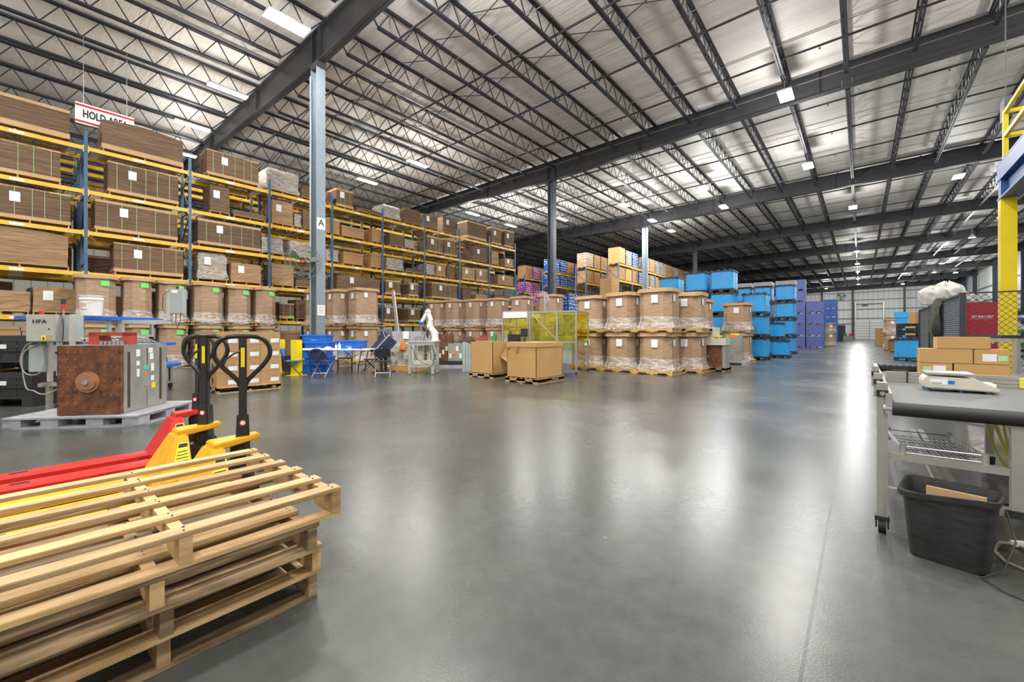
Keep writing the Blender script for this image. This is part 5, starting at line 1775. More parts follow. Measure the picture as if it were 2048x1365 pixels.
# bucket
bxx, byy = wd(183, 8.0)
bu = thing('bucket', 'white plastic bucket with red print on the top blue cart', 'bucket', (bxx, byy, 1.562), YAW)
m = MB()
m.loft([[(r * math.cos(2 * PI * q / 28), r * math.sin(2 * PI * q / 28), z) for q in range(28)] for r, z in ((.20, 0), (.225, .3), (.24, .3), (.24, .315), (.228, .32), (.23, .37), (.245, .37), (.245, .385), (.22, .385))], True, True)
m.build('bucket_body', M['white_pl'], bu, smooth=True)
pr_ = MB()
for (a0, a1, z0, z1) in ((-.25, -.2, .12, .24), (-.25, .35, .11, .12), (-.05, .35, .2, .206), (-.05, .3, .18, .186), (-.1, .28, .225, .23), (-.95, -.7, .2, .22)):
    n = 6
    vs = []
    for i in range(n + 1):
        a = -PI / 2 + a0 + (a1 - a0) * i / n
        for z in (z0, z1):
            rr_ = .2005 + .025 * z / .3 + .002
            vs.append((rr_ * math.cos(a), rr_ * math.sin(a), z))
    pr_.add(vs, [(2 * i, 2 * i + 2, 2 * i + 3, 2 * i + 1) for i in range(n)])
pr_.build('red_print', M['red'], bu)
MB().tube([(.235 * math.cos(a), .235 * math.sin(a) - .01, .33 - .14 * math.sin((a + PI) / PI * PI) * .8) for a in [-PI + PI * q / 14 for q in range(15)]], .003, 5).build('wire_handle', M['galv'], bu)
bu.scale = (.74, .74, .98)

# control cabinets on an aluminium stand
zc_ = lambda py, d: CH + (HOR - py) * d / FPX
d_ = 6.6
sx0, sy0 = wd(97, d_ + .15)
st = thing('control_cabinet', 'grey control cabinet lettered HFA on an aluminium stand behind the mould', 'cabinet', (sx0, sy0, 0), YAW)
w_c, h0, h1 = .45, zc_(684, d_), zc_(629, d_)
MB().box(-.22, .23, -.12, .13, h0, h1).build('cabinet_box', M['cab'], st, bevel=.006)
MB().box(-.21, .218, -.128, -.12, h0 + .01, h1 - .01).build('door', M['cab'], st)
text('HFA', .085, M['ink'], st, (-.0, -.131, h1 - .115), FACE_MY, bold=.02, sx=1.45)
MB().cyl((.15, -.128, h0 + .2), (.15, -.134, h0 + .2), .012, 12).build('lock', M['ink'], st)
wl = MB().box(.03, .1, -.131, -.128, h0 + .02, h0 + .1).build('warning_sticker', M['yellow'], st)
MB().add([(.045, -.133, h0 + .03), (.085, -.133, h0 + .03), (.065, -.133, h0 + .085)], [(0, 1, 2)]).build('triangle', M['ink'], wl)
MB().box(.102, .2, -.131, -.128, h0 + .02, h0 + .1).build('note_sticker', M['kraft_pale'], st)
MB().box(.232, .43, -.02, .13, h0, h1 - .005).build('side_box', M['cab2'], st)
MB().box(.435, .475, -.1, -.04, .3, h1 + .005).box(-.05, -.01, .02, .08, .45, h0).box(.1, .14, .02, .08, .55, h0).build('post', M['alu'], st)
MB().box(-.30, -.05, -.02, .16, zc_(746, d_), zc_(691, d_)).build('lower_box', M['cab2'], st, bevel=.005)
MB().box(-.1, .45, -.02, .12, .38, .44).box(-.06, .0, -.1, .3, .38, .44).box(-.05, .01, .0, .06, 0, .42).box(.4, .46, .0, .06, 0, .42).build('base_bar', M['alu_warm'], st)
m = MB()
for s, c in ((0, (-.17, -.03)),):
    m.tube(curvy([(-.12, -.03, h0), (-.3, -.05, h0 - .06), (-.38, -.06, h0 - .3), (-.3, -.06, h0 - .5), (-.12, -.06, h0 - .52), (-.02, -.06, h0 - .4), (-.04, -.05, h0 - .12), (-.1, -.03, h0)]), .008, 6)
    m.tube(curvy([(-.1, -.03, h0 - .03), (-.34, -.06, h0 - .2), (-.3, -.06, h0 - .7), (-.12, -.1, .32), (.05, -.12, .27), (.25, -.1, .35), (.3, -.05, .5)]), .009, 6)
m.build('looped_cable', M['cable_g'], st, smooth=True)
MB().tube(curvy([(.2, -.03, h1 + .02), (.27, -.05, h1 - .05), (.3, -.06, h1 - .2), (.29, -.06, h1 - .42)]), .007, 6).build('black_cable', M['cable'], st, smooth=True)
tw = MB().cyl((.22, .02, h1), (.22, .02, h1 + .09), .012, 8)
tw.build('tower_pole', M['galv'], st)
MB().cyl((.22, .02, h1 + .09), (.22, .02, h1 + .17), .03, 14).build('red_beacon', M['red'], st, smooth=True)
MB().cyl((.22, .02, h1 + .17), (.22, .02, h1 + .25), .031, 14).build('beacon_cap', M['steel_dark'], st, smooth=True)
MB().cyl((-.06, -.04, h1), (-.06, -.06, h1 + .06), .03, 14).build('stop_button', M['red'], st, smooth=True)
# small control box on an arm
d2 = 7.3
ax_, ay_ = wd(355, d2)
cbx = thing('control_box', 'grey control box on an aluminium arm above the mould', 'control box', (ax_, ay_, 0), YAW)
z0, z1 = zc_(628, d2), zc_(579, d2)
MB().box(-.09, .11, -.06, .06, z0, z1).build('box_body', M['cab2'], cbx, bevel=.005)
MB().box(-.05, .05, -.065, -.06, z1 - .07, z1 - .02).build('small_label', M['white'], cbx)
MB().box(-.17, -.10, -.03, .03, z0 - .13, z1 + .0).build('upright', M['alu'], cbx)
MB().box(-1.0, -.10, -.03, .03, z0 - .17, z0 - .11).box(-1.0, -.94, -.03, .7, z0 - .17, z0 - .11).box(-1.0, -.94, -.03, .03, 0.0, z0 - .11).build('arm', M['alu'], cbx)
MB().tube([(-.1, -.05, z1 - .02), (-.2, -.06, z1 - .1), (-.21, -.06, z0 + .1), (-.17, -.05, z0)], .005, 6).tube([(.0, -.03, z0), (.0, -.04, z0 - .15), (.03, -.04, z0 - .25), (.07, -.03, z0 - .12), (.08, -.03, z0)], .006, 6).build('cable', M['cable'], cbx)
MB().cyl((.0, 0, z1), (.0, 0, z1 + .05), .02, 10).build('knob', M['black'], cbx)
# black bulk containers at the left edge
bc = bin_mesh(1.9, .78, .60, 7).mesh('bulk_container', M['black'])
x, y = wd(7, 7.42)
for k in range(2):
    t = thing('bulk_container', 'black ribbed plastic bulk container at the left edge, %s' % ('lower' if k == 0 else 'upper'), 'container', (x, y, .61 * k), YAW, 'black bulk containers')
    link('container_body', bc, t)
    MB().box(.3, .52, -.40, -.39, .36, .43).build('white_clip', M['white'], t)

# ================================================================== break table, chairs, blue bins, bollards
TB = 12.9
tx, ty = wd(668, TB)
tb = thing('folding_table', 'long white folding table with dark legs in front of blue bins', 'table', (tx, ty, 0), YAW)
m = MB()
def rrect(hx, hy, r, n=6):
    o = []
    for cx_, cy_, a0 in ((hx - r, -hy + r, -PI / 2), (hx - r, hy - r, 0), (-hx + r, hy - r, PI / 2), (-hx + r, -hy + r, PI)):
        for k in range(n + 1):
            a = a0 + PI / 2 * k / n
            o.append((cx_ + r * math.cos(a), cy_ + r * math.sin(a)))
    return o
m.prism(rrect(1.18, .38, .12), .725, .765)
m.build('tabletop', M['white_pl'], tb, bevel=.006)
for s in (-1, 1):
    for sy in (-.3, .3):
        MB().tube([(s * .95, sy, .725), (s * .86, sy, .3), (s * .84, sy, .015)], .014, 8).build('leg', M['black'], tb, smooth=True)
    MB().tube([(s * .86, -.3, .28), (s * .86, .3, .28)], .011, 6).tube([(s * .95, 0, .7), (s * .55, 0, .5), (s * .3, 0, .7)], .01, 6).build('leg_brace', M['black'], tb)
def chair(px, d, rz, seat, back, frame, lab, rnd_back=False):
    x, y = wd(px, d)
    t = thing('folding_chair', lab, 'chair', (x, y, 0), YAW + rz, 'folding chairs around the white table')
    # front is -y: seat at 0.44, back rises at +y
    MB().prism(rrect(.21, .20, .07), .425, .455).build('seat', seat, t, bevel=.006)
    b = MB()
    rings = []
    if rnd_back:
        pts = [(-.26 * math.cos(PI * k / 12), .62 + .19 * math.sin(PI * k / 12)) for k in range(13)] + [(.25, .55), (.17, .485), (.0, .46), (-.17, .485), (-.25, .55)]
    else:
        pts = [(-.21, .58), (.21, .58), (.21, .76), (.17, .80), (-.17, .80), (-.21, .76)]
    b.prism(pts, 0, .022, axis='y')
    b.v = [(v[0], v[1] + .20 + (v[2] - .5) * .22 - .05 * (1 - (v[0] / .25) ** 2) * -1, v[2]) for v in b.v]
    b.build('backrest', back, t)
    for s in (-.215, .215):
        MB().tube([(s, .28, .79), (s, .19, .5), (s, -.06, .25), (s, -.27, .012)], .012, 8).build('leg', frame, t, smooth=True)
        MB().tube([(s * .92, -.15, .43), (s * .92, .06, .22), (s * .92, .24, .012)], .011, 8).build('leg', frame, t, smooth=True)
    MB().tube([(-.2, -.18, .1), (.2, -.18, .1)], .009, 6).tube([(-.2, .16, .12), (.2, .16, .12)], .009, 6).build('stretcher', frame, t)
    return t
chair(586, 12.2, PI / 2 + .25, M['chair_blue'], M['chair_blue'], M['black'], 'blue folding chair at the left end of the white table')
chair(647, 11.9, PI - .2, M['chair_navy'], M['chair_navy'], M['galv'], 'dark round-backed folding chair in front of the white table', True)
chair(690, 13.55, .35, M['chair_navy'], M['chair_blue'], M['black'], 'folding chair mostly hidden behind the middle of the table')
chair(742, 12.9, -PI / 2 + .45, M['chair_navy'], M['chair_blue'], M['black'], 'blue-backed folding chair behind the right end of the table')
chair(766, 12.0, PI + .25, M['black'], M['black'], M['alu'], 'black folding chair with silver frame at the right end of table')
# things on the table
for (ox, nm, mt, r, h) in ((.15, 'white cup on the folding table', 'white_pl', .035, .12), (.55, 'pale roll of tape on the folding table', 'beige', .06, .05)):
    tag(MB().cyl((0, 0, 0), (0, 0, h), r * .85, 16, r2=r).build('cup' if r < .05 else 'tape_roll', M[mt], loc=(tx + ox * CS + .2 * SN, ty + ox * SN - .2 * CS, .766), smooth=True), nm, 'cup' if r < .05 else 'tape')
tag(MB().cyl((0, 0, 0), (0, 0, .13), .04, 14).cyl((0, 0, .13), (0, 0, .19), .015, 10).build('spray_bottle', M['white_pl'], loc=(tx + .25 * CS + .2 * SN, ty + .25 * SN - .2 * CS, .766), smooth=True), 'white bottle standing beside the cup on the table', 'bottle')
ph = MB().box(-.1, .1, -.07, .07, 0, .03).box(-.06, .05, -.05, .05, .03, .06)
tag(ph.build('papers', M['white'], loc=(tx - .15, ty - .1, .766), rz=.4), 'small stack of papers on the left part of the table', 'papers')
m = MB().tube([(-.12, 0, .012), (-.06, .06, .03), (.02, .03, .06), (.08, -.03, .03), (.14, .0, .012)], .012, 6)
tag(m.build('headset', M['black'], loc=(tx + .85 * CS + .2 * SN, ty + .85 * SN - .2 * CS, .766)), 'dark headset lying near the right end of the table', 'headset')
# blue bins
def small_bin():
    m = MB()
    m.loft([[(sx * w, sy * d, z) for sx, sy in ((-1, -1), (1, -1), (1, 1), (-1, 1))] for w, d, z in ((.375, .25, 0), (.39, .262, .20), (.415, .285, .20), (.415, .285, .245))])
    for s in (-.25, 0, .25):
        m.box(s - .01, s + .01, -.262, -.24, .02, .2)
    return m.mesh('bin_body', M['binblue'])
SBm = small_bin()
for nm, px, d, n in (('left stack behind the table', 638, 13.9, 5), ('on the back of the table', 706, 13.12, 1)):
    for k in range(n):
        x, y = wd(px + (2 if k % 2 else -2), d)
        t = thing('storage_bin', ('royal blue plastic bin, %s from the floor, %s' % (nth(k + 1), nm)) if n > 1 else 'royal blue plastic bin standing ' + nm, 'bin', (x, y, .235 * k + (.767 if n == 1 else 0)), YAW + .03 * (k % 2), 'blue bins behind the table')
        link('bin_body', SBm, t)
        MB().box(-.08, .08, -.29, -.287, .07, .17).build('paper_label', M['white'], t, loc=(.05 if k % 2 else -.02, .035, 0))
for px, d, nm in ((593, 12.4, 'yellow square bollard standing behind the left blue chair'), (559.5, 13.4, 'yellow bollard partly hidden by the pallet of cartons')):
    x, y = wd(px, d)
    t = thing('bollard', nm, 'bollard', (x, y, 0), YAW * .6, 'yellow bollards')
    MB().box(-.11, .11, -.11, .11, 0.01, 1.04).build('post', M['yellow'], t, bevel=.008)
    MB().box(-.2, .2, -.2, .2, 0, .012).build('base_plate', M['yellow'], t)
x, y = wd(574, 13.5)
tag(MB().loft([[(sx * w, sy * w, z) for sx, sy in ((-1, -1), (1, -1), (1, 1), (-1, 1))] for w, z in ((.14, 0), (.19, .5), (.2, .5), (.2, .53))]).build('waste_bin', M['black'], loc=(x, y, 0), rz=YAW), 'black waste bin on the floor between the bollards', 'bin')

# ================================================================== robot cell
RD = 12.9
rx, ry = wd(848, RD)
rt = thing('robot_table', 'pale aluminium-framed workstation table carrying the white robot', 'table', (rx, ry, 0), YAW * .92)
for sx in (-.35, .35):
    for sy in (-.3, .3):
        MB().box(sx - .04, sx + .04, sy - .04, sy + .04, .02, .96).build('leg', M['alu'], rt)
        MB().cyl((sx, sy, 0), (sx, sy, .02), .04, 10).build('foot', M['black'], rt)
m = MB()
for sy in (-.3, .3):
    m.box(-.35, .35, sy - .03, sy + .03, .88, .96).box(-.35, .35, sy - .025, sy + .025, .22, .28)
for sx in (-.35, .35):
    m.box(sx - .03, sx + .03, -.3, .3, .88, .96).box(sx - .025, sx + .025, -.3, .3, .22, .28)
m.build('frame_rail', M['alu'], rt)
MB().box(-.42, .42, -.37, .37, .96, 1.0).build('table_plate', M['alu'], rt)
m = MB().cyl((-.12, .05, .3), (-.12, .05, .85), .09, 14).cyl((.12, .1, .3), (.12, .1, .8), .05, 12).box(-.3, .3, -.1, .25, .28, .4)
m.build('under_machine', M['cream'], rt)
m = MB().tube([(-.28, -.34, .85), (-.15, -.35, .5), (.05, -.35, .35), (.2, -.34, .3)], .009, 6).tube([(.33, -.35, .9), (.4, -.36, .6), (.36, -.36, .3), (.2, -.35, .2)], .009, 6)
m.build('cable', M['cable'], rt, smooth=True)
def rpt(px, py, dd=0.0):
    x, y = wd(px, RD + dd)
    return Vector((x, y, zc_(py, RD + dd)))
rb = thing('robot', 'white jointed robot arm with a blue wrist on the table', 'robot', (rx, ry, 0))
base = rpt(870, 681) - Vector((rx, ry, 0)); base.z = 1.0
sh_ = rpt(870, 668) - Vector((rx, ry, 0))
el = rpt(859.5, 653) - Vector((rx, ry, 0))
mid = rpt(861.5, 642) - Vector((rx, ry, 0))
top = rpt(856, 624) - Vector((rx, ry, 0))
wr_ = rpt(842, 646) - Vector((rx, ry, 0))
tool = rpt(842.5, 659) - Vector((rx, ry, 0))
MB().cyl(base, sh_, .11, 18, r2=.10).cyl(base, base + Vector((0, 0, .03)), .14, 18).build('robot_base', M['white_pl'], rb, smooth=True)
m = MB().cyl(sh_, el, .095, 16, r2=.085)
m.sphere(sh_, .105, 16, 10).sphere(el, .10, 16, 10)
m.build('lower_arm', M['white_pl'], rb, smooth=True)
m = MB().cyl(mid, top, .075, 16, r2=.065).sphere(top, .085, 16, 10).cyl(el, mid, .08, 14)
m.build('upper_arm', M['white_pl'], rb, smooth=True)
m = MB().cyl(top, wr_, .065, 14, r2=.05)
m.build('forearm', M['white_pl'], rb, smooth=True)
MB().sphere(wr_, .07, 14, 10).build('wrist', M['binblue'], rb, smooth=True)
MB().cyl(wr_, tool, .02, 10).cyl(tool, tool + Vector((0, 0, -.08)), .012, 8).build('gripper', M['galv'], rb)
MB().tube([el + Vector((.0, -.1, .05)), mid + Vector((-.06, -.1, 0)), top + Vector((-.05, -.09, .03)), (top + wr_) / 2 + Vector((0, -.08, 0))], .012, 6).build('arm_cable', M['cable_g'], rb, smooth=True)
m = MB()
rr = random.Random(11)
for k in range(16):
    a, b = rr.uniform(-.36, .36), rr.uniform(-.3, .3)
    if k % 3 == 0:
        m.box(a - .03, a + .03, b - .03, b + .03, 1.0, 1.0 + rr.uniform(.05, .2))
    else:
        m.cyl((a, b, 1.0), (a, b, 1.0 + rr.uniform(.05, .16)), rr.uniform(.015, .03), 8)
m.build('fixture', M['galv'], rt)
# cream machine left of it with a sloping dark conveyor
cmx, cmy = wd(806, 14.3)
cm = thing('assembly_machine', 'cream machine cabinet with pipes on an orange pallet left of the robot', 'machine', (cmx, cmy, 0), YAW * .9)
MB().box(-.35, .65, -.3, .3, .13, .95).build('cabinet', M['cream'], cm, bevel=.01)
MB().box(-.3, .7, -.25, .3, .95, 1.3).build('upper_housing', M['plastic_grey'], cm, bevel=.01)
m = MB()
rr = random.Random(9)
for k in range(12):
    a, z = rr.uniform(-.6, .65), rr.uniform(.3, 1.2)
    m.tube([(a, -.32, z), (a + rr.uniform(-.2, .2), -.38, z - .1), (a + rr.uniform(-.1, .2), -.34, z - .25)], .012, 5)
m.build('hoses', M['cable_g'], cm)
for k in range(10):
    a, z = rr.uniform(-.3, .6), rr.uniform(.25, .85)
    MB().box(a - .04, a + .04, -.33, -.3, z - .05, z + .05).build('side_box', M['alu'], cm)
MB().box(.1, .3, -.31, -.302, 1.05, 1.3).build('paper_note', M['white'], cm)
MB().cyl((.12, -.36, .78), (.12, -.36, 1.0), .09, 14, r2=.06).cyl((.12, -.36, .7), (.12, -.36, .78), .10, 14).build('orange_feeder', M['orange'], cm, smooth=True)
MB().box(-.7, .75, -.45, .45, 0, .12).build('orange_pallet', mk('orange_pallet_wood', (.62, .33, .08), .6), cm)
cv = thing('incline_conveyor', 'dark blue inclined belt conveyor left of the cream machine', 'conveyor', (*wd(768, 13.3), 0), YAW)
MB().bar((-.28, 0, .55), (.22, 0, 1.12), .5, .08, up=(0, 1, 0)).build('belt', M['chair_navy'], cv)
MB().bar((-.33, -.27, .55), (.25, -.27, 1.18), .04, .12, up=(0, 1, 0)).bar((-.33, .27, .55), (.25, .27, 1.18), .04, .12, up=(0, 1, 0)).build('side_rail', M['alu'], cv)
MB().box(-.05, .03, -.25, -.18, .02, .85).box(-.05, .03, .18, .25, .02, .85).box(-.28, .28, -.28, .28, 0, .04).build('stand', M['steel_dark'], cv)
MB().tube([(.1, -.2, 1.1), (.0, -.2, 1.35), (.3, -.2, 1.4), (.35, -.2, 1.1)], .012, 6).build('guard_tube', M['galv'], cv)
pw = thing('tall_profile', 'tall leaning aluminium profile with an orange tip beside the machine', 'post', (*wd(800, 14.6), 0))
a, b = Vector((0, 0, .6)), Vector((-.18, -.15, zc_(584, 14.6)))
MB().bar(a, b, .13, .05).bar(a - Vector((0, 0, .6)), a, .1).build('profile', M['alu'], pw)
MB().bar(b, b + Vector((-.01, 0, .05)), .12, .05).build('orange_tip', M['orange'], pw)
# row of moulds and grey plates right of the robot
for k, (px, d, w, h, mt, lab) in enumerate(((892, 15.3, .5, 1.05, 'rust', 'dark rusty mould right of the robot table, tallest'), (914, 15.2, .55, .72, 'mould', 'grey mould with coloured tags right of the robot table'), (936, 15.6, .5, .85, 'rust', 'brown mould behind the grey upright plates'))):
    x, y = wd(px, d)
    t = thing('injection_mould', lab, 'mould', (x, y, .26), YAW, 'moulds behind the open tan box')
    MB().box(-w / 2, w / 2, -.3, .3, 0, h - .1).build('mould_block', M[mt], t)
    for q in range(4):
        MB().box(-w / 2 + .04 + q * .12, -w / 2 + .12 + q * .12, -.315, -.3, .1 + .13 * (q % 3), .26 + .13 * (q % 3)).build('tag', M['cream'] if k != 1 else M['orange'] if q == 1 else M['white'], t)
    m = MB()
    for q in range(5):
        m.tube([(-.2 + q * .09, 0, h - .1), (-.18 + q * .1, .03, h + .02), (-.1 + q * .08, 0, h - .1)], .015, 5)
    m.build('hoses', M['black'], t)
x, y = wd(917, 15.3)
tag(MB().box(-.9, .9, -.4, .4, .13, .258).build('mould_stand', M['black'], loc=(x, y, 0), rz=YAW), 'low black stand carrying the three moulds right of the robot', 'stand')
tag(MB().box(-.95, .95, -.45, .45, 0, .12).build('plastic_pallet', M['plastic_grey'], loc=(x, y, 0), rz=YAW), 'grey plastic pallet under the moulds right of the robot', 'pallet')
x, y = wd(932, 13.9)
for k in range(3):
    tag(MB().box(-.09, .0, -.22, .22, 0, .95 - .04 * k).build('steel_plate', M['cab2'], loc=(x + .1 * k * CS, y + .1 * k * SN, 0), rz=YAW), 'upright grey steel plate left of the open tan box, %s' % nth(k + 1), 'plate', 'upright grey plates')
x, y = wd(968, 16.2)
t = thing('press_fixture', 'machine top with red and green parts behind the open tan box', 'machine', (x, y, 0), YAW)
MB().box(-.55, .65, -.3, .3, 0, .95).build('bench_body', M['plastic_grey'], t)
MB().box(-.3, .1, -.1, .1, 1.0, 1.07).bar((0, 0, 1.0), (.25, 0, 1.2), .035).build('red_lever', M['red'], t)
MB().cyl((.42, -.1, .95), (.42, -.1, 1.2), .07, 12).build('green_cup', M['green'], t)
MB().box(.7, .95, -.2, .2, 0, 1.35).build('side_cabinet', M['cab2'], t)

# ================================================================== guarded machine with yellow panels
gx, gy = -8.05, 11.35
gm = thing('guarded_machine', 'machine enclosure with aluminium frame and transparent yellow panels', 'machine', (gx, gy, 0), math.radians(14))
def frame_box(m, x0, x1, y0, y1, z0, z1, s=.045):
    for x in (x0, x1):
        for y in (y0, y1):
            m.box(x - s / 2, x + s / 2, y - s / 2, y + s / 2, z0, z1)
    for z in (z0 + .0, z1 - s):
        for y in (y0, y1):
            m.box(x0, x1, y - s / 2, y + s / 2, z, z + s)
        for x in (x0, x1):
            m.box(x - s / 2, x + s / 2, y0, y1, z, z + s)
H1 = 1.98
m = MB()
frame_box(m, -1.25, -.35, -.45, .6, .1, H1)
frame_box(m, -.15, 1.35, -.75, .55, .95, 1.92)
for x in (1.35, -.15):
    for y in (-.75, .55):
        m.box(x - .025, x + .025, y - .025, y + .025, .08, .95)
m.box(.72, .78, -.77, -.73, .95, 1.92)
m.bar((-.1, -.75, 1.85), (.72, -.75, 1.05), .03)
m.build('frame', M['alu_warm'], gm)
MB().box(-1.27, -.33, -.47, .62, H1 - .24, H1).build('white_header', M['white'], gm)
gp_ = MB().box(-1.22, -.38, -.452, -.448, 1.1, H1 - .26).box(-.12, .7, -.752, -.748, 1.0, 1.88).box(.8, 1.32, -.752, -.748, 1.0, 1.88).box(1.348, 1.352, -.72, .52, 1.0, 1.88).box(-.1, 1.3, .548, .552, 1.0, 1.88).box(-1.2, -.4, .598, .602, 1.0, 1.7)
gp_.build('yellow_panel', M['yglass'], gm)
m = MB()
for q in range(14):
    m.box(-.12 + q * .105, -.112 + q * .105, -.745, -.742, .97, 1.9)
for q in range(9):
    m.box(-.12, 1.32, -.745, -.742, 1.0 + q * .105, 1.007 + q * .105)
m.build('guard_grid', M['mould'], gm)
MB().box(-1.1, -.5, -.3, .4, .1, 1.1).box(.1, 1.1, -.4, .3, .3, 1.15).build('machine_body', M['cab2'], gm)
m = MB().cyl((.5, 0, 1.15), (.5, 0, 1.7), .09, 12).box(.3, .8, -.15, .15, 1.5, 1.62).cyl((.9, -.2, 1.1), (.9, -.2, 1.5), .07, 10).bar((.6, -.1, 1.2), (1.0, -.1, 1.6), .08)
m.build('press_head', mk('olive_machine_paint', (.16, .22, .07), .4), gm)
MB().box(-.42, -.20, -.86, -.80, 1.12, 1.38).box(-.33, -.29, -.84, -.8, .8, 1.1).build('operator_screen', M['black'], gm)
MB().box(-1.05, -.6, -.5, -.47, .85, 1.2).build('lower_monitor', M['black'], gm)
for x in (1.35, -.15):
    MB().cyl((x - .02, -.75, .045), (x + .02, -.75, .045), .045, 12).build('caster', M['black_rub'], gm)
    MB().cyl((x - .02, .55, .045), (x + .02, .55, .045), .045, 12).build('caster', M['black_rub'], gm)
MB().cyl((-.05, .3, 1.9), (-.05, .3, 2.6), .06, 12).tube([(.05, .2, 2.5), (.15, .2, 2.3), (.12, .2, 2.0)], .01, 5).build('exhaust_pipe', M['galv'], gm)
for x, y in ((-1.25, -.45), (-.35, -.45), (-1.25, .6), (-.35, .6)):
    MB().cyl((x, y, 0), (x, y, .1), .03, 8).build('foot', M['black'], gm)

# ================================================================== the two tan boxes on pallets
def big_box(xr, yn, wx, wy, h, lab, flap):
    t = thing('bulk_carton', lab, 'carton', (xr - wx / 2, yn + wy / 2, .132), 0, 'plain tan boxes mid floor')
    hx, hy = wx / 2, wy / 2
    m = MB()
    s = .012
    m.box(-hx, hx, -hy, -hy + s, 0, h).box(-hx, hx, hy - s, hy, 0, h).box(-hx, -hx + s, -hy, hy, 0, h).box(hx - s, hx, -hy, hy, 0, h).box(-hx, hx, -hy, hy, 0, s)
    m.build('box_wall', M['kraft_light'], t)
    MB().box(-hx - .001, hx + .001, -hy - .001, hy + .001, h * .53, h * .535).build('crease_line', M['kraft'], t)
    if flap:
        a = MB()
        A, B, C_, D = (hx + .02, -hy * .5, h * .52), (hx + .12, .0, h + .02), (hx + .34, -hy * .3, h * .25), (hx + .42, .22, h * .55)
        P_ = [A, B, C_, D] + [(p[0] - .006, p[1] + .006, p[2]) for p in (A, B, C_, D)]
        a.add(P_, [(0, 3, 1), (0, 2, 3), (4, 5, 7), (4, 7, 6), (0, 1, 5, 4), (2, 0, 4, 6), (3, 2, 6, 7), (1, 3, 7, 5)])
        a.add([(hx + .001, -.0, h), (hx + .001, .3, h), (hx + .42, .22, h * .55), (hx + .12, .0, h + .02)], [(0, 1, 2, 3)])
        a.build('folded_flap', M['kraft'], t)
    else:
        MB().box(-hx - .015, hx + .015, -hy - .015, hy + .015, h - .11, h + .004).build('lid', M['kraft_light'], t)
        MB().box(-.15, -.08, -hy - .06, -hy - .014, h - .22, h - .09).box(-hx + .02, -hx + .1, -hy - .05, -hy - .014, h - .15, h - .1).build('torn_tab', M['kraft'], t)
        MB().box(hx + .001, hx + .003, .25, .255, h - .3, h - .12).build('slit', M['kraft_dark'], t)
    return t
big_box(-6.02, 8.2, .92, 1.15, .87, 'tan lidded cardboard box on a pallet, nearest and right of the pair', False)
pallet(-6.48, 8.78, 0, 1.0, 1.25, 'pale wooden pallet under the lidded tan box', mat='wood')
big_box(-7.65, 8.45, .84, 1.15, .86, 'open tan cardboard box with a bent flap, left of the pair', True)
pallet(-8.07, 9.02, 0, .95, 1.25, 'pale wooden pallet under the open tan box', mat='wood')

# ================================================================== moulds by the sky-blue stacks
x, y = wd(1408, 13.5)
x, y = wd(1410, 14.0)
ma = thing('injection_mould', 'dark square mould with a pale bar on top, right of the wrapped boxes', 'mould', (x, y, .13), .0)
MB().box(-.05, .52, -.05, .5, 0, .72).build('mould_block', M['rust'], ma)
MB().box(.20, .62, -.02, .55, .0, .72).build('side_plate', M['mould'], ma)
MB().box(-.1, .64, -.1, .58, .72, .95).box(-.1, .34, .0, .5, .95, 1.3).build('top_bar', M['cream'], ma)
MB().cyl((.1, -.05, .35), (.1, -.07, .35), .05, 14).build('locating_ring', M['galv'], ma)
MB().box(.30, .48, -.08, .3, .98, 1.04).build('yellow_cover', M['yellow'], ma)
pallet(x + .26, y + .22, 0, .8, .8, 'dark pallet under the square mould', mat='wood_old')
x, y = wd(1433, 15.4)
pallet(x, y, 0, .7, .8, 'small empty wooden pallet on the floor between two moulds', mat='wood_far')
x, y = wd(1468, 17.0)
mb_ = thing('injection_mould', 'upright brown-grey mould with coloured tags beside the sky-blue stack', 'mould', (x, y, .14), .1)
MB().box(-.33, .3, -.25, .25, 0, 1.02).build('mould_block', M['mould'], mb_)
m = MB()
for q in range(6):
    m.box(-.28 + q * .1, -.275 + q * .1, -.253, -.25, .02, 1.0)
m.cyl((-.05, -.25, .2), (-.05, -.256, .2), .025, 10)
m.build('groove', M['kraft_dark'], mb_)
MB().box(-.12, .02, -.26, -.25, .78, .88).build('green_tag', M['teal'], mb_)
MB().box(-.16, .05, -.27, -.25, .9, 1.04).build('red_tag', M['orange'], mb_)
MB().box(-.22, -.14, -.27, -.25, .88, 1.02).build('lime_tag', M['green_lab'], mb_)
MB().box(-.1, .2, -.2, .1, 1.02, 1.1).build('yellow_cap', M['yellow'], mb_)
tag(MB().box(-.45, .5, -.4, .4, .08, .138).box(-.45, -.3, -.4, .4, 0, .08).box(.35, .5, -.4, .4, 0, .08).build('plastic_pallet', M['cab2'], loc=(x, y, 0)), 'pale green plastic pallet under the upright mould', 'pallet')
x, y = wd(1446, 16.9)
hr = thing('hose_reel', 'green hose reel with a red holder on the floor by the upright mould', 'reel', (x, y, 0), YAW)
MB().tube([(.17 * math.cos(2 * PI * q / 20), 0, .28 + .17 * math.sin(2 * PI * q / 20)) for q in range(20)], .05, 8, True).build('green_hose', M['green'], hr, smooth=True)
MB().cyl((0, -.06, .28), (0, .06, .28), .1, 14).box(-.15, .15, -.08, .08, 0, .1).build('drum', M['cream'], hr)
MB().bar((.0, .0, .5), (.12, 0, .95), .14, .05).build('red_holder', M['red'], hr)

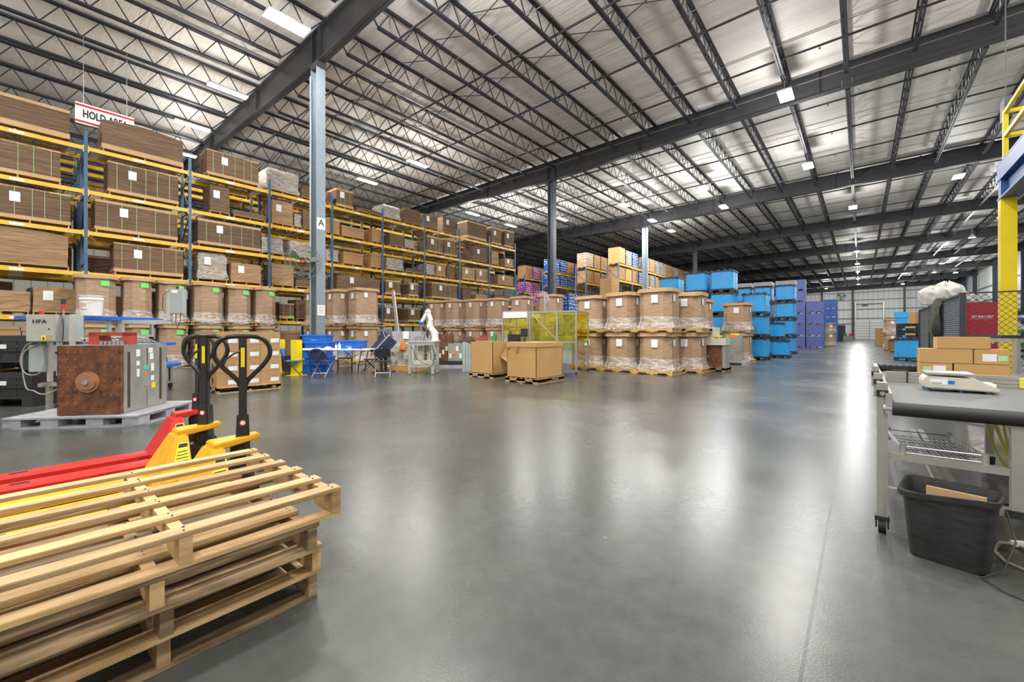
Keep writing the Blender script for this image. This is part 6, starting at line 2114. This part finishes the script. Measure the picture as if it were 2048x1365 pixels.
# ================================================================== right foreground: conveyor bench, scale, cartons
bx0, bx1, by0, by1 = .135, .92, 3.45, 6.75
cvb = thing('belt_conveyor', 'grey belt conveyor bench on an aluminium frame, right foreground', 'conveyor', (0, 0, 0))
m = MB()
m.box(bx0 + .02, 1.6, by0, by1, .775, .80)
m.build('belt', M['belt'], cvb)
MB().cyl((bx0 + .01, by0, .765), (1.6, by0, .765), .04, 24).build('end_roller', M['black_rub'], cvb, smooth=True)
MB().cyl((bx0 - .03, by0, .765), (bx0 + .012, by0, .765), .032, 18).build('roller_bearing', M['galv'], cvb, smooth=True)
m = MB()
m.box(bx0 - .02, bx0 + .012, by0 - .03, by1, .735, .86)
m.build('side_rail', M['alu_warm'], cvb)
def prof(m, x0, x1, y0, y1, z0, z1):
    m.box(x0, x1, y0, y1, z0, z1)
posts = [(.075, 3.44, .0), (.075, 4.25, 1), (.075, 5.1, 1)]
for (x, y, k) in posts:
    z0 = .095 if k == 0 else .74
    MB().box(x, x + .052, y, y + .052, z0, .92).box(x + .018, x + .034, y - .003, y, z0, .92).build('frame_post', M['alu_warm'], cvb)
    MB().box(x - .002, x + .054, y - .012, y - .001, .835, .875).build('black_bracket', M['black'], cvb)
    MB().cyl((x + .026, y - .012, .855), (x + .026, y - .018, .855), .013, 12).build('bolt', M['galv'], cvb)
MB().box(.62, .672, 3.44, 3.492, .27, .76).build('frame_post', M['alu_warm'], cvb)
MB().box(.88, .932, 5.75, 5.802, .12, .76).build('frame_post', M['alu_warm'], cvb)
MB().box(.14, .192, 5.75, 5.802, .12, .76).build('frame_post', M['alu_warm'], cvb)
MB().box(.127, .62, 3.45, 3.49, .455, .495).build('middle_rail', M['alu_warm'], cvb)
MB().box(.192, .88, 5.76, 5.79, .46, .50).build('middle_rail', M['alu_warm'], cvb)
MB().box(.127, 1.7, 3.445, 3.49, .235, .28).box(.37, .41, 3.49, 5.8, .235, .275).box(.43, .47, 3.49, 5.8, .235, .275).build('lower_rail', M['alu_warm'], cvb)
MB().box(.60, .70, 3.43, 3.50, .235, .275).build('black_bracket', M['black'], cvb)
for (x, y) in ((.10, 3.466), (.906, 5.776), (.166, 5.776)):
    c = MB().box(x - .035, x + .035, y - .03, y + .03, .075, .10)
    c.box(x - .032, x - .024, y - .03, y + .03, .03, .08).box(x + .024, x + .032, y - .03, y + .03, .03, .08)
    co = c.build('caster_fork', M['black'], cvb)
    MB().cyl((x - .018, y - .01, .038), (x + .018, y - .01, .038), .038, 20).build('caster_wheel', M['black_rub'], co, smooth=True)
# wire basket resting on the rails
wb = thing('wire_basket', 'tilted chrome wire shelf resting on the conveyor bench rails', 'wire shelf', (.35, 3.99, .50), .03)
T_ = Matrix.Rotation(.02, 4, 'X')
m = MB()
L2, W2 = .17, .50
for k in range(15):
    x = -L2 + 2 * L2 * k / 14
    m.tube([(x, -W2, 0), (x, W2, -.08)], .0025, 5)
for k in range(6):
    y = -W2 + 2 * W2 * k / 5
    m.tube([(-L2, y, -.04 * (k / 2.5)), (L2, y, -.04 * (k / 2.5))], .003, 5)
m.build('wire_grid', M['galv'], wb)
m = MB()
for x in (-L2, L2):
    m.tube([(x, -W2, .04), (x, W2, -.04)], .004, 6)
    for k in range(16):
        y = -W2 + 2 * W2 * k / 16
        dz = -.08 * k / 16
        m.tube([(x, y, dz + .04), (x, y + W2 / 16, dz), (x, y + W2 / 8, dz + .035)], .002, 4)
for y in (-W2, W2):
    m.tube([(-L2, y, .04 - .04 * (y > 0) * 2), (L2, y, .04 - .04 * (y > 0) * 2)], .004, 6)
m.build('wire_rim', M['galv'], wb)
for sx in (-1, 1):
    for sy in (-1, 1):
        MB().cyl((sx * L2, sy * W2, -.05 if sy < 0 else -.12), (sx * L2, sy * W2, .05 if sy < 0 else -.02), .016, 12).build('corner_collar', M['alu_warm'], wb, smooth=True)
# aluminium bars tied in a bundle on the belt
m = MB()
for k in range(3):
    m.box(.17, .93, 4.95, 4.99, .801 + k * .031, .829 + k * .031)
bb = thing('bar_bundle', 'three stacked aluminium bars lying across the grey belt', 'bars')
m.build('bars', M['alu_warm'], bb)
MB().box(.30, .31, 4.94, 5.0, .80, .90).build('tie', M['black'], bb)
MB().box(.93, .99, 4.93, 5.01, .805, .88).build('yellow_tape', M['cable_y'], bb)
# bench scale
bs = thing('bench_scale', 'beige counting scale with a steel pan on the grey belt', 'scale', (.535, 4.46, .80), .02)
m = MB()
m.prism([(-.285, .035), (-.27, .02), (.30, .012), (.305, .03), (.13, .088), (-.24, .10), (-.285, .075)], -.12, .12, axis='y')
m.build('scale_body', M['beige'], bs, bevel=.007)
m = MB()
m.loft([[(sx * w, sy * d, z) for sx, sy in ((-1, -1), (1, -1), (1, 1), (-1, 1))] for w, d, z in ((.16, .10, .1), (.19, .125, .105), (.19, .125, .118), (.185, .12, .12))])
m.v = [(v[0] - .07, v[1], v[2]) for v in m.v]
m.build('steel_pan', M['galv'], bs, bevel=.002)
for a in (-.24, .02, .22):
    MB().cyl((a, -.08, 0), (a, -.08, .02), .022, 14).cyl((a, .08, 0), (a, .08, .02), .022, 14).build('blue_foot', mk('blue_rubber', (.02, .2, .42), .4), bs)
MB().box(-.23, -.09, -.1225, -.1205, .045, .08).build('paper_label', M['white'], bs)
MB().box(-.085, -.035, -.1225, -.1205, .052, .072).build('blue_label', M['binblue'], bs)
MB().box(.16, .28, -.09, .09, .032, .06).build('display_panel', M['white_pl'], bs)
m = MB()
for q in range(10):
    m.box(-.22 + q * .009, -.216 + q * .009, -.1235, -.1225, .05, .058)
m.build('barcode', M['ink'], bs)
bs.scale = (.65, 1.05, 1.15)
# cartons at the back of the belt
AB = 0.0
def carton_px(pxl, pxr, pyt, pyb, d, lab, dep=.3, lbl=None):
    fx_ = lambda p: BY * math.tan(math.atan((p - 1024) / FPX) - YAW)
    x0, x1 = fx_(pxl), fx_(pxr)
    w = x1 - x0
    z0, z1 = pyb, pyt
    cx_, cy_ = (x0 + x1) / 2, BY
    t = thing('carton', lab, 'carton', (cx_, cy_ + dep / 2, z0), AB, 'cartons at the back of the grey belt')
    MB().box(-w / 2, w / 2, -dep / 2, dep / 2, 0, z1 - z0 - .001).build('box_body', M['kraft_light'], t, bevel=.004)
    MB().box(-w / 2 + .004, w / 2 - .004, -.0015, .0015, z1 - z0 - .001, z1 - z0).build('flap_seam', M['kraft_dark'], t)
    if lbl:
        a, b = lbl
        MB().box(a, a + .09, -dep / 2 - .0015, -dep / 2, .03, .1).build('paper_label', M['white'], t)
        MB().box(b, b + .06, -dep / 2 - .0015, -dep / 2, .035, .085).build('green_sticker', mk('pale_green_label', (.35, .7, .35), .5), t)
    return t
Db = 4.55
BY = 6.0
y_a, y_b_, y_c, y_d = .801, .925, 1.07, 1.19
carton_px(1840, 1905, y_b_, y_a, Db, 'tan carton with green label, bottom left of the belt cartons', lbl=(-.02, -.09))
carton_px(1908, 2021, y_b_, y_a, Db, 'plain tan carton, bottom right of the belt cartons')
carton_px(1840, 1946, y_c, y_b_ + .001, Db, 'long plain tan carton, middle row left on the belt')
carton_px(1948, 2021, y_c, y_b_ + .001, Db, 'tan carton with white and green labels, middle row right', lbl=(-.06, .04))
carton_px(1874, 1982, y_d, y_c + .001, Db, 'topmost plain tan carton of the belt stack')
# second frame behind the cartons
t = thing('roller_stand', 'aluminium framed bench behind the cartons at the right edge', 'bench', (*wd(2030, 5.6), 0), YAW)
m = MB()
frame_box(m, -.22, .9, -.2, .5, .1, 1.16, .05)
m.box(-.2, .9, -.2, -.16, .84, .88)
m.build('frame', M['alu_warm'], t)
MB().box(-.18, .88, .0, .45, 1.16, 1.2).box(-.18, .88, -.15, .45, .6, .64).build('bench_board', M['steel_dark'], t)
MB().box(-.25, -.19, -.21, -.18, 0, .1).box(.85, .9, -.21, -.18, 0, .1).box(-.25, -.19, .48, .52, 0, .1).box(.85, .9, .48, .52, 0, .1).build('foot', M['black'], t)
dk_ = MB().box(-.3, .35, -.16, .16, .02, .06)
for q in range(12):
    dk_.box(-.29 + q * .053, -.26 + q * .053, -.15, .15, .06, .068)
for a in (-.25, 0, .3):
    dk_.box(a - .04, a + .04, -.14, .14, 0, .02)
tag(dk_.build('roller_tray', M['black'], loc=(.46, 6.5, .80), rz=.1), 'black roller tray at the far left corner of the belt', 'tray')

# waste bin in front of the bench
bin_a = Vector((*wd(1815, 2.34), 0)); bin_b = Vector((*wd(1974, 2.1), 0))
bl = (bin_b - bin_a).length
AB2 = math.atan2(bin_b.y - bin_a.y, bin_b.x - bin_a.x)
bc_ = (bin_a + bin_b) / 2
wbn = thing('waste_bin', 'black rectangular waste bin on the floor before the conveyor bench', 'bin', (bc_.x - math.sin(AB2) * .10, bc_.y + math.cos(AB2) * .10, 0), AB2)
m = MB()
prof_ = [(bl / 2 - .015, .095, 0, .04), (bl / 2, .1, .01, .045), (bl / 2 + .03, .128, .36, .06), (bl / 2 + .045, .14, .362, .06), (bl / 2 + .047, .142, .39, .06), (bl / 2 + .036, .13, .39, .055), (bl / 2 + .022, .12, .35, .05), (bl / 2 - .02, .09, .02, .04)]
rings = [[(p[0], p[1], z) for p in rrect(a, b, r, 5)] for a, b, z, r in prof_]
for ri in (3, 4, 5):      # broken dip in the front left rim
    for k, p in enumerate(rings[ri]):
        if p[0] < -bl / 2 + .09 and p[1] < -.05:
            rings[ri][k] = (p[0], p[1], p[2] - .035)
m.loft(rings, True, True)
m.build('bin_body', M['blackbin'], wbn, smooth=True)
MB().box(-.1, .13, .05, .075, .2, .36).build('cardboard_scrap', M['kraft_pale'], wbn)
# floor mat
mt = MB()
mt.add([(*gp(1742, 950), .006), (*gp(1990, 1010), .006), (*wd(2350, 2.6), .006), (*wd(2250, 4.4), .006), (*gp(1762, 925), .006)], [(0, 1, 2, 3, 4)])
mt = MB().box(-.38, 1.1, -.5, .42, 0, .008)
mxx_, myy_ = gp(1885, 960)
tag(mt.build('floor_mat', M['mat'], loc=(mxx_ + .1, myy_ + .05, 0.001), rz=.0), 'thin dark rubber mat on the floor beneath the conveyor bench', 'mat')
# hanging yellow cables
hc = thing('cable_coil', 'loose coil of yellow electrical cable hanging under the bench', 'cable', (.88, 4.35, 0))
m = MB()
rr = random.Random(21)
for k in range(9):
    ox, oy, ww = rr.uniform(-.08, .1), rr.uniform(-.15, .15), rr.uniform(.08, .22)
    pts = []
    for q in range(17):
        u = q / 16
        pts.append((ox - ww + 2 * ww * u, oy + .1 * math.sin(u * 5 + k), .76 - (.50 + .04 * (k % 4)) * math.sin(PI * u) ** .7))
    m.tube(pts, .0075, 6)
m.build('cable_loops', M['cable_y'], hc, smooth=True)
MB().tube([(.1, .05, .77), (.12, .0, .6), (.08, .02, .4), (.02, .1, .26)], .012, 6).build('dark_cable', M['cable'], hc, smooth=True)
m = MB().tube([(.60, 3.42, .27), (.61, 3.3, .15), (.55, 3.2, .03), (.46, 3.1, .008), (.52, 3.0, .008), (.6, 2.95, .008)], .004, 6)
tag(m.build('power_lead', M['cable'], smooth=True), 'thin black power lead trailing from the bench to the floor', 'cable')
pts = [wd(px, FPX * CH / (py - HOR)) for px, py in ((2060, 1150), (2010, 1128), (1988, 1105), (2000, 1090), (2024, 1092), (2045, 1100), (2070, 1112))]
m = MB().tube([(p[0], p[1], .012) for p in pts], .008, 8)
cr_ = thing('extension_cord', 'brown extension cord with a white plug on the floor, right edge', 'cord')
m.build('cord', M['cable_b'], cr_, smooth=True)
p = Vector((*gp(2040, 1096), .02))
MB().box(-.035, .035, -.015, .015, -.012, .014).build('plug', M['white_pl'], cr_, loc=(p.x, p.y, .02), rz=.5)
